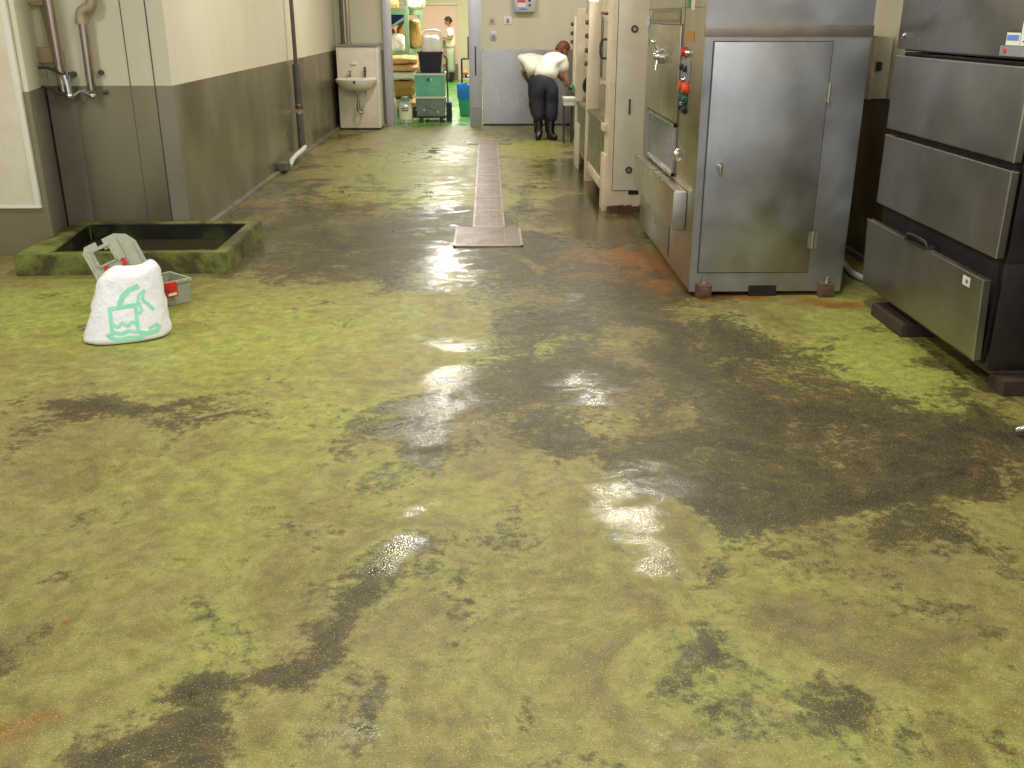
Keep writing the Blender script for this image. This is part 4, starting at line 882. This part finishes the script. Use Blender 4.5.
sack('tall upright tan sack right of the front rack post', 'sack', -1.58, -1.34, 20.4, 20.9, 1.055, 1.60, 8)
sack('small tan sack at the far right post of the rack', 'sack_dark', -1.50, -1.32, 21.3, 21.7, 1.04, 1.38, 9)
sack('orange brown carton like sack on top of the rack', 'sack', -2.2, -1.62, 18.7, 19.2, 1.775, 2.0, 10)
sack('white bag spilling over the rack top', 'sack_white', -1.55, -1.2, 19.2, 20.4, 1.775, 2.05, 11, nm='plastic_bag', cat='bag')
# pallet stack in front of the rack
bm = new()
for k in range(5): box(bm, -1.95 + k * 0.15, -1.83 + k * 0.15, 17.45, 18.35, 0.10, 0.125)
for y in (17.45, 17.85, 18.27): box(bm, -1.95, -1.23, y, y + 0.08, 0, 0.10)
o = link('wooden_pallet', bm, 'wood', None); tag(o, 'low wooden pallet under the stacked sacks by the doorway', 'pallet')
sack('bottom brown sack on the pallet', 'sack', -1.93, -1.26, 17.5, 18.3, 0.128, 0.32, 12, 'sacks on the pallet')
sack('second sack on the pallet, ochre and thick', 'sack_dark', -1.90, -1.30, 17.5, 18.3, 0.32, 0.62, 13, 'sacks on the pallet')
sack('flat white sack in the middle of the pallet stack', 'sack_white', -1.93, -1.27, 17.5, 18.3, 0.62, 0.76, 14, 'sacks on the pallet')
sack('fourth sack from pallet, brown, just above the white sack', 'sack', -1.78, -1.22, 17.5, 18.3, 0.76, 0.885, 15, 'sacks on the pallet')
sack('topmost brown sack of the pallet stack', 'sack', -1.80, -1.24, 17.5, 18.3, 0.885, 1.015, 16, 'sacks on the pallet')
# milk cans / gas canisters
def can(x, y, r, h, lab, label=True):
    t = thing('metal_can', lab, 'can', (x, y, 0))
    bm = new(); lathe(bm, [(r * 0.9, 0.0), (r, 0.01), (r, h * 0.78), (r * 0.85, h * 0.88), (r * 0.55, h * 0.95), (r * 0.55, h)], x, y, 28); link('can_body', bm, 'can', t, smooth=True)
    if label:
        bm = new(); a0 = -PI * 0.86; n = 14
        for z0, z1, rr, mi in ((0.07, h * 0.76, r + 0.002, 0),):
            pv = None
            for k in range(n + 1):
                a = a0 + (PI * 0.72) * k / n; q = [bm.verts.new((x + rr * math.cos(a), y + rr * math.sin(a), z)) for z in (z0, z1)]
                if pv: bm.faces.new((pv[0], q[0], q[1], pv[1]))
                pv = q
        lb = link('label', bm, 'can_label', t)
        bm = new()
        for k in range(5): box(bm, x - 0.06 + k * 0.026, x - 0.045 + k * 0.026, y - r - 0.008, y - r - 0.004, 0.235, 0.255 + 0.01 * (k % 2))
        box(bm, x - 0.055, x + 0.05, y - r - 0.008, y - r - 0.004, 0.205, 0.22); link('label_print', bm, 'ink', lb)
    bm = new(); lathe(bm, [(r * 0.58, h), (r * 0.62, h + 0.005), (r * 0.62, h + 0.05), (r * 0.4, h + 0.07)], x, y, 24); link('cap', bm, 'can_cap', t, smooth=True)
    finish(t)
can(-1.36, 16.5, 0.115, 0.36, 'pale squat metal can with cream label beside the doorway')
can(-1.535, 16.45, 0.045, 0.42, 'slim silver canister against the left door jamb', label=False)
# wheeled stack of tubs
t = thing('dolly', 'low black dolly with casters under the stacked tubs', 'dolly', (-0.97, 16.9, 0))
B('platform', 'black', t, (-1.2, -0.70, 16.6, 17.2, 0.075, 0.10), bev=0.006)
for x in (-1.13, -0.79):
    for y in (16.68, 17.1):
        bm = new(); cyl(bm, (x - 0.016, y, 0.033), (x + 0.016, y, 0.033), 0.033, seg=18); w_ = link('caster', bm, 'black', t, smooth=True)
        B('caster_fork', 'edge', w_, (x - 0.022, x - 0.018, y - 0.012, y + 0.012, 0.03, 0.074), (x + 0.018, x + 0.022, y - 0.012, y + 0.012, 0.03, 0.074))
finish(t)
def tub(nm, lab, x0, x1, y0, y1, z0, z1, m, rimm, taper=0.02, extra=None):
    t = thing(nm, lab, 'tub', ((x0 + x1) / 2, (y0 + y1) / 2, z0))
    bm = new(); vs = box(bm, x0, x1, y0, y1, z0, z1 - 0.002)
    bmesh.ops.delete(bm, geom=[f for f in bm.faces if f.calc_center_median().z > z1 - 0.01], context='FACES')
    for v in bm.verts:
        if v.co.z < (z0 + z1) / 2: v.co.x += taper * (1 if v.co.x < (x0 + x1) / 2 else -1); v.co.y += taper * (1 if v.co.y < (y0 + y1) / 2 else -1)
    bmesh.ops.solidify(bm, geom=list(bm.faces), thickness=0.006)
    link('tub_body', bm, m, t)
    bm = new(); e = 0.014
    for a in ((x0 - e, x1 + e, y0 - e, y0 + .003), (x0 - e, x1 + e, y1 - .003, y1 + e), (x0 - e, x0 + .003, y0, y1), (x1 - .003, x1 + e, y0, y1)): box(bm, *a, z1 - 0.035, z1)
    link('tub_rim', bm, rimm, t)
    if extra: extra(t)
    return finish(t)
def stickers(t):
    bm = new(); cyl(bm, (-0.98, 16.612, 0.685), (-0.98, 16.606, 0.685), 0.022); link('dark_sticker', bm, 'ink', t)
    bm = new(); cyl(bm, (-0.93, 16.612, 0.685), (-0.93, 16.606, 0.685), 0.016); link('white_sticker', bm, 'white_tag', t)
def stripes(t):
    bm = new(); tube(bm, [(-1.06, 16.606, 0.30), (-0.86, 16.606, 0.20)], 0.006); link('green_tape', bm, 'bin_green', t)
    bm = new(); cyl(bm, (-1.06, 16.622, 0.2), (-1.06, 16.60, 0.2), 0.015); cyl(bm, (-0.83, 16.622, 0.17), (-0.83, 16.60, 0.17), 0.015); link('white_sticker', bm, 'white_tag', t)
tub('storage_tub', 'grey tinted plastic tub at the bottom of the dolly stack', -1.20, -0.71, 16.62, 17.18, 0.102, 0.42, 'crate_grey', 'tub_rim', extra=stripes)
tub('storage_tub', 'teal tinted plastic tub in the middle of the dolly stack', -1.21, -0.71, 16.62, 17.18, 0.422, 0.785, 'crate_teal', 'tub_rim', extra=stickers)
tub('storage_tub', 'dark navy plastic tub on top of the dolly stack', -1.135, -0.745, 16.66, 17.1, 0.787, 1.12, 'navy', 'black', 0.03)
sack('white filled bag sitting in the dark top tub', 'sack_white', -1.07, -0.77, 16.74, 17.02, 0.86, 1.36, 21, nm='plastic_bag', cat='bag')
t = thing('push_cart', 'tall cart with white looped push handle behind the stacked tubs', 'cart', (-0.93, 17.5, 0))
bm = new(); tube(bm, [(-1.09, 17.35, 0.12), (-1.09, 17.35, 1.38), (-1.05, 17.35, 1.44), (-0.82, 17.35, 1.44), (-0.78, 17.35, 1.38), (-0.78, 17.35, 0.12)], 0.02, smooth_n=2); link('push_handle', bm, 'white', t, smooth=True)
B('deck', 'alu_dark', t, (-1.12, -0.74, 17.33, 17.95, 0.09, 0.12), bev=0.005)
for x in (-1.07, -0.79):
    for y in (17.4, 17.88):
        bm = new(); cyl(bm, (x - 0.015, y, 0.045), (x + 0.015, y, 0.045), 0.045, seg=18); link('caster', bm, 'black', t)
finish(t)
t = thing('narrow_bucket', 'dark blue bucket on the floor right of the stacked tubs', 'bucket', (-0.66, 17.0, 0))
bm = new(); box(bm, -0.70, -0.61, 16.75, 17.1, 0.02, 0.30, bev=0.015); link('bucket_body', bm, 'navy', t); B('bucket_lip', 'ink_blue', t, (-0.705, -0.605, 16.745, 17.105, 0.30, 0.315), bev=0.004); B('bucket_foot', 'black', t, (-0.69, -0.62, 16.76, 17.09, 0.0, 0.02))
finish(t)
bm = new(); tube(bm, [(-0.668, 16.72, 1.0), (-0.67, 16.73, 0.7), (-0.665, 16.725, 0.318)], 0.012, seg=8)
tube(bm, [(-0.668, 16.72, 1.0), (-0.71, 16.62, 1.06)], 0.012, seg=8)
o = link('hooked_strap', bm, 'black', None); tag(o, 'thin black hooked rod down the right side of the stacked tubs', 'strap')
# lined bin
t = thing('waste_bin', 'teal bin with bright blue bag liner just inside the doorway', 'waste bin', (-0.37, 17.75, 0))
bm = new(); lathe(bm, [(0.12, 0.0), (0.13, 0.01), (0.165, 0.40)], -0.37, 17.75, 28); link('bin_body', bm, 'bin_green', t, smooth=True)
bm = new(); lathe(bm, [(0.172, 0.30), (0.178, 0.36), (0.182, 0.52), (0.17, 0.545), (0.13, 0.50), (0.05, 0.46)], -0.37, 17.75, 40)
for v in bm.verts: v.co += Vector((1, 1, 1)) * noise.noise(v.co * 14) * 0.02
link('bag_liner', bm, 'liner', t, smooth=True)
finish(t)
t = thing('tool_stand', 'black wire stand with a leaning grey pole at right inside the doorway', 'stand', (-0.33, 18.5, 0))
bm = new()
for x in (-0.47, -0.27):
    for y in (18.3, 18.7): cyl(bm, (x, y, 0), (x, y, 0.95), 0.012, seg=8)
for z in (0.5, 0.94):
    for y in (18.3, 18.7): cyl(bm, (-0.47, y, z), (-0.27, y, z), 0.01, seg=8)
    for x in (-0.47, -0.27): cyl(bm, (x, 18.3, z), (x, 18.7, z), 0.01, seg=8)
link('wire_frame', bm, 'black', t)
B('tray', 'black', t, (-0.46, -0.28, 18.32, 18.68, 0.62, 0.64))
B('dark_panel', 'ink', t, (-0.36, -0.24, 18.45, 18.5, 0.96, 1.32), bev=0.006)
bm = new(); ball(bm, (-0.40, 18.42, 0.69), 0.05); link('orange_pot', bm, 'sack', t, smooth=True)
finish(t)
bm = new(); cyl(bm, (-0.235, 17.35, 0.02), (-0.26, 17.35, 0.75), 0.028, seg=14); ball(bm, (-0.26, 17.35, 0.75), 0.036); cyl(bm, (-0.235, 17.35, 0.0), (-0.235, 17.35, 0.16), 0.034, seg=14)
o = link('grey_pole', bm, 'alu_dark', None, smooth=True); tag(o, 'grey upright pole in front of the teal bin beside the door edge', 'pole')
B_ = B('low_bench', 'store_dado', None, (-1.6, -0.98, 28.0, 28.35, 0.0, 0.36), bev=0.01)
tag(B_, 'low grey box against the storeroom back wall behind the standing person', 'box')

# ---------------------------------------------------------------- people
def hand_parts(wrist, direction, normal, side, curl=0.5, s=1.0):
    """joints of a palm with five fingers; returns list of (points, radii) chains"""
    d = Vector(direction).normalized(); n = Vector(normal); n = (n - d * n.dot(d)).normalized(); w = d.cross(n) * side
    wr = Vector(wrist); ch = []
    palm = wr + d * 0.05 * s
    ch.append(([wr, palm, wr + d * 0.085 * s], [0.024 * s, (0.037 * s), (0.034 * s)]))
    for k, ln in enumerate((0.070, 0.078, 0.072, 0.056)):
        b = wr + d * 0.085 * s + w * (0.028 - 0.019 * k) * s
        p1 = b + (d * math.cos(curl * 0.5) - n * math.sin(curl * 0.5)) * ln * 0.5 * s
        p2 = p1 + (d * math.cos(curl * 1.6) - n * math.sin(curl * 1.6)) * ln * 0.5 * s
        ch.append(([b, p1, p2], [0.0095 * s, 0.009 * s, 0.0075 * s]))
    b = wr + d * 0.03 * s + w * 0.026 * s; p1 = b + (d * 0.6 + w * 0.8) * 0.036 * s; p2 = p1 + (d * 0.9 + w * 0.2 - n * 0.3).normalized() * 0.03 * s
    ch.append(([b, p1, p2], [0.012 * s, 0.0105 * s, 0.009 * s]))
    return ch
def merge_meshes(name, obs, m, parent):
    bm = new()
    for o in obs:
        bm.from_mesh(o.data)
    me = obs[0].data
    o = link(name, bm, m, parent, smooth='all')
    for q in obs:
        d_ = q.data; bpy.data.objects.remove(q); bpy.data.meshes.remove(d_)
    return o
def chain_obj(pts, rad, sub=1, disp=0, m='skin'):
    return skinmesh('tmp', pts, [(i, i + 1) for i in range(len(pts) - 1)], rad, m, None, sub, disp)
def head_mesh(c, fwd, up, s=1.0):
    f = Vector(fwd).normalized(); u = Vector(up); u = (u - f * u.dot(f)).normalized(); r = f.cross(u)
    R3 = Matrix((r, f, u)).transposed().to_4x4(); R3.translation = Vector(c)
    bm = new(); q = bmesh.ops.create_icosphere(bm, subdivisions=4, radius=1)['verts']
    for v in q:
        x, y, z = v.co
        ww = 0.073 * (1 - 0.22 * max(0, -z)) ; X_ = x * ww; Z_ = z * 0.112; Y_ = y * 0.095
        if z < -0.2 and y < 0: Y_ *= 1 - 0.45 * (-z - 0.2)
        # nose, eye sockets, mouth, chin
        if y > 0:
            Y_ += 0.022 * math.exp(-(X_ / 0.011) ** 2) * math.exp(-((Z_ + 0.018) / 0.022) ** 2)
            for sx in (-1, 1): Y_ -= 0.010 * math.exp(-((X_ - sx * 0.03) / 0.016) ** 2) * math.exp(-((Z_ - 0.004) / 0.012) ** 2)
            Y_ += 0.006 * math.exp(-(X_ / 0.022) ** 2) * (math.exp(-((Z_ + 0.051) / 0.006) ** 2) + math.exp(-((Z_ + 0.064) / 0.006) ** 2))
            Y_ += 0.008 * math.exp(-(X_ / 0.024) ** 2) * math.exp(-((Z_ + 0.095) / 0.018) ** 2)
        v.co = Vector((X_, Y_, Z_)) * s
    for sx in (-1, 1):
        ball(bm, (sx * 0.076 * s, -0.008 * s, -0.006 * s), 0.024 * s, 0.35, 0.7, 1.2)
    bmesh.ops.transform(bm, matrix=R3, verts=bm.verts)
    return bm, R3
def hair_mesh(R3, s=1.0, m='hair', parent=None, low=-0.25):
    bm = new(); q = bmesh.ops.create_icosphere(bm, subdivisions=4, radius=1)['verts']
    for v in q:
        n = noise.noise(v.co * 5) * 0.05 + noise.noise(v.co * 14) * 0.03
        v.co = Vector((v.co.x * 0.083 * (1 + n), v.co.y * 0.106 * (1 + n) - 0.006, v.co.z * 0.118 * (1 + n) + 0.006))
    kill = [v for v in q if (v.co.y > 0.045 and v.co.z < 0.055) or (v.co.y > 0.0 and v.co.z < 0.0) or v.co.z < -0.065 - (0 if v.co.y < 0 else 1)]
    bmesh.ops.delete(bm, geom=kill, context='VERTS')
    for v in bm.verts: v.co *= s
    bmesh.ops.solidify(bm, geom=list(bm.faces), thickness=0.004)
    bmesh.ops.transform(bm, matrix=R3, verts=bm.verts)
    return link('hair', bm, m, parent, smooth='all')
def eyes(R3, s, parent):
    for sx in (-1, 1):
        bm = new(); ball(bm, (sx * 0.03 * s, 0.083 * s, 0.004 * s), 0.011 * s); ball(bm, (sx * 0.03 * s, 0.092 * s, 0.004 * s), 0.0055 * s, sub=1)
        bmesh.ops.transform(bm, matrix=R3, verts=bm.verts); link('eye', bm, 'ink', parent, smooth='all')
def person(lab, P, fwd, up, shirt, trouser, hairm, hem=None, gloves=None, handdirs=None, base=None, tuck=False):
    """P: named joints in world space"""
    t = thing('person', lab, 'person', base)
    V = {k: Vector(v) for k, v in P.items()}
    names = ['pel', 'bel', 'che', 'nec', 'hdb', 'sL', 'eL', 'wL', 'sR', 'eR', 'wR', 'hL', 'kL', 'aL', 'hR', 'kR', 'aR']
    rad = dict(pel=0.05, bel=0.05, che=0.035, nec=0.05, hdb=0.05, sL=0.052, eL=0.036, wL=0.024, sR=0.052, eR=0.036, wR=0.024, hL=0.072, kL=0.05, aL=0.033, tL=0.02, hR=0.072, kR=0.05, aR=0.033, tR=0.02)
    E = [('pel', 'bel'), ('bel', 'che'), ('che', 'nec'), ('nec', 'hdb'), ('che', 'sL'), ('sL', 'eL'), ('eL', 'wL'), ('che', 'sR'), ('sR', 'eR'), ('eR', 'wR'), ('pel', 'hL'), ('hL', 'kL'), ('kL', 'aL'), ('pel', 'hR'), ('hR', 'kR'), ('kR', 'aR')]
    ix = {n: i for i, n in enumerate(names)}
    VB = dict(V); VB['che'] = V['che'].lerp(V['bel'], 0.4)
    obs = [skinmesh('tmp', [VB[n] for n in names], [(ix[a], ix[b]) for a, b in E], [rad[n] for n in names], 'skin')]
    for v in obs[0].data.vertices:      # keep the trunk well inside the shirt
        dd = v.co - VB['che']; f = max(0.0, 1 - dd.length / 0.22)
        v.co = VB['che'] + dd * (1 - 0.75 * f) - Vector((0, 0, 0.05 * f))
    for sd, k in (('L', -1), ('R', 1)):
        dr = handdirs[sd] if handdirs else (V['w' + sd] - V['e' + sd])
        for pts, rr in hand_parts(V['w' + sd], dr, (0, 0, 1), k, 0.6): obs.append(chain_obj(pts, rr))
    bm, R3 = head_mesh(V['head'], fwd, up); me = bpy.data.meshes.new('tmp'); bm.to_mesh(me); bm.free(); ho = bpy.data.objects.new('tmp', me); C.objects.link(ho); obs.append(ho)
    body = merge_meshes('body', obs, 'skin', t)
    hair_mesh(R3, 1.0, hairm, t); eyes(R3, 1.0, t)
    # shirt
    w = V['che']
    n2 = ['pel', 'bel', 'che', 'nk', 'sL', 'uL', 'sR', 'uR']; D = dict(V)
    D['nk'] = V['che'].lerp(V['nec'], 0.75); D['uL'] = V['sL'].lerp(V['eL'], 0.72); D['uR'] = V['sR'].lerp(V['eR'], 0.72)
    D['pel'] = V['pel'].lerp(V['bel'], -0.1 if not tuck else 0.15)
    E2 = [(0, 1), (1, 2), (2, 3), (2, 4), (4, 5), (2, 6), (6, 7)]
    R2 = dict(pel=(0.175, 0.14), bel=(0.165, 0.13), che=(0.18, 0.15), nk=0.08, sL=0.085, uL=0.075, sR=0.085, uR=0.075)
    if hem:
        D['pel'] = Vector(hem); R2['pel'] = (0.17, 0.15)
    o = skinmesh('shirt', [D[n] for n in n2], E2, [R2[n] for n in n2], shirt, t, 2, 0.012, 14, puff=0.012)
    # trousers
    n3 = ['pel', 'hL', 'kL', 'cL', 'hR', 'kR', 'cR', 'wst']; D = dict(V)
    D['cL'] = V['kL'].lerp(V['aL'], 0.62); D['cR'] = V['kR'].lerp(V['aR'], 0.62); D['wst'] = V['pel'].lerp(V['bel'], 0.35)
    skinmesh('trousers', [D[n] for n in n3], [(0, 1), (1, 2), (2, 3), (0, 4), (4, 5), (5, 6), (0, 7)], [0.145, 0.125, 0.105, 0.098, 0.125, 0.105, 0.098, 0.15], trouser, t, 2, 0.012, 12)
    for sd in 'LR':
        a, k, q = V['a' + sd], V['k' + sd], V['t' + sd]
        up_ = a.lerp(k, 0.62); z0 = 0.0
        heel = Vector((a.x, a.y, 0.045)) - (Vector((q.x, q.y, 0)) - Vector((a.x, a.y, 0))).normalized() * 0.035
        toe = Vector((q.x, q.y, 0.040)); 
        bo_ = skinmesh('boot', [Vector((a.x, a.y, 0.055)), toe, a + Vector((0, 0, 0.03)), up_, heel], [(0, 1), (0, 2), (2, 3), (0, 4)], [0.052, 0.042, 0.052, 0.064, 0.046], 'boot', t, 2)
        for v in bo_.data.vertices: v.co.z = max(v.co.z, 0.002)
    if gloves:
        for sd in gloves:
            obs = [chain_obj(p, [r * 1.25 for r in rr], m='green_glove') for p, rr in hand_parts(V['w' + sd], handdirs[sd] if handdirs else (V['w' + sd] - V['e' + sd]), (0, 0, 1), -1 if sd == 'L' else 1, 0.6)]
            merge_meshes('glove', obs, 'green_glove', t)
    return finish(t)
# front worker: bends towards the machine with back to the camera
person('person in white shirt, dark trousers and black boots bending right to the tank',
       dict(pel=(0.80, 14.12, 0.84), bel=(0.83, 14.20, 0.95), che=(0.93, 14.34, 1.075), nec=(1.02, 14.42, 1.15), hdb=(1.06, 14.44, 1.17), head=(1.075, 14.46, 1.215),
            sL=(0.86, 14.45, 1.10), eL=(0.98, 14.72, 0.92), wL=(1.12, 14.74, 0.76), sR=(1.06, 14.22, 1.06), eR=(1.10, 14.20, 0.86), wR=(1.145, 14.22, 0.74),
            hL=(0.73, 14.14, 0.76), kL=(0.72, 14.16, 0.42), aL=(0.735, 14.12, 0.10), tL=(0.70, 14.02, 0.04), hR=(0.90, 14.12, 0.76), kR=(0.905, 14.14, 0.42), aR=(0.895, 14.08, 0.10), tR=(0.99, 14.02, 0.04)),
       (0.75, 0.35, -0.62), (0.5, 0.2, 0.8), 'shirt', 'trouser', 'hair', gloves='R', handdirs=dict(L=(0.6, 0.0, -0.6), R=(0.8, 0.0, -0.42)), base=(0.8, 14.1, 0))
# second worker, bending away behind the first
person('person behind the front worker, bent low so only a white back shows at left',
       dict(pel=(0.74, 14.78, 0.86), bel=(0.69, 14.84, 1.02), che=(0.655, 15.00, 1.18), nec=(0.68, 15.20, 1.05), hdb=(0.70, 15.26, 0.99), head=(0.72, 15.32, 0.92),
            sL=(0.53, 15.04, 1.08), eL=(0.55, 15.18, 0.84), wL=(0.66, 15.38, 0.68), sR=(0.78, 15.08, 1.03), eR=(0.90, 15.22, 0.82), wR=(0.98, 15.34, 0.70),
            hL=(0.70, 14.80, 0.76), kL=(0.71, 14.84, 0.42), aL=(0.74, 14.82, 0.10), tL=(0.72, 14.92, 0.04), hR=(0.86, 14.80, 0.76), kR=(0.88, 14.84, 0.42), aR=(0.90, 14.82, 0.10), tR=(0.92, 14.93, 0.04)),
       (0.1, 0.6, -0.8), (0.0, 0.8, 0.5), 'shirt', 'trouser', 'hair_dark', base=(0.7, 14.8, 0))
# person standing in the storeroom, side on, facing left
person('person in white tunic and pale trousers standing in the storeroom holding a bag',
       dict(pel=(-0.99, 27.4, 0.90), bel=(-0.99, 27.4, 1.05), che=(-0.985, 27.4, 1.24), nec=(-0.99, 27.4, 1.39), hdb=(-1.01, 27.4, 1.47), head=(-1.035, 27.4, 1.545),
            sL=(-0.99, 27.22, 1.32), eL=(-0.97, 27.18, 1.10), wL=(-1.17, 27.2, 1.14), sR=(-0.98, 27.58, 1.32), eR=(-0.97, 27.60, 1.10), wR=(-1.17, 27.5, 1.12),
            hL=(-0.99, 27.30, 0.84), kL=(-0.99, 27.30, 0.46), aL=(-0.97, 27.30, 0.10), tL=(-1.07, 27.30, 0.04), hR=(-0.99, 27.50, 0.84), kR=(-0.98, 27.50, 0.46), aR=(-0.95, 27.50, 0.10), tR=(-1.05, 27.50, 0.04)),
       (-0.9, 0, -0.4), (-0.3, 0, 1), 'shirt_pink', 'trouser_grey', 'hair_dark', hem=(-0.99, 27.4, 0.86), handdirs=dict(L=(-0.9, 0.1, 0.1), R=(-0.9, -0.1, 0.1)), base=(-0.98, 27.4, 0))
bm = new(); pillow(bm, -1.29, -1.15, 27.28, 27.42, 0.86, 1.12, 33)
o = link('plastic_bag', bm, 'glass_grey', None, smooth='all'); tag(o, 'pale bluish bag held by the person in the storeroom', 'bag')
bpy.context.view_layer.update()
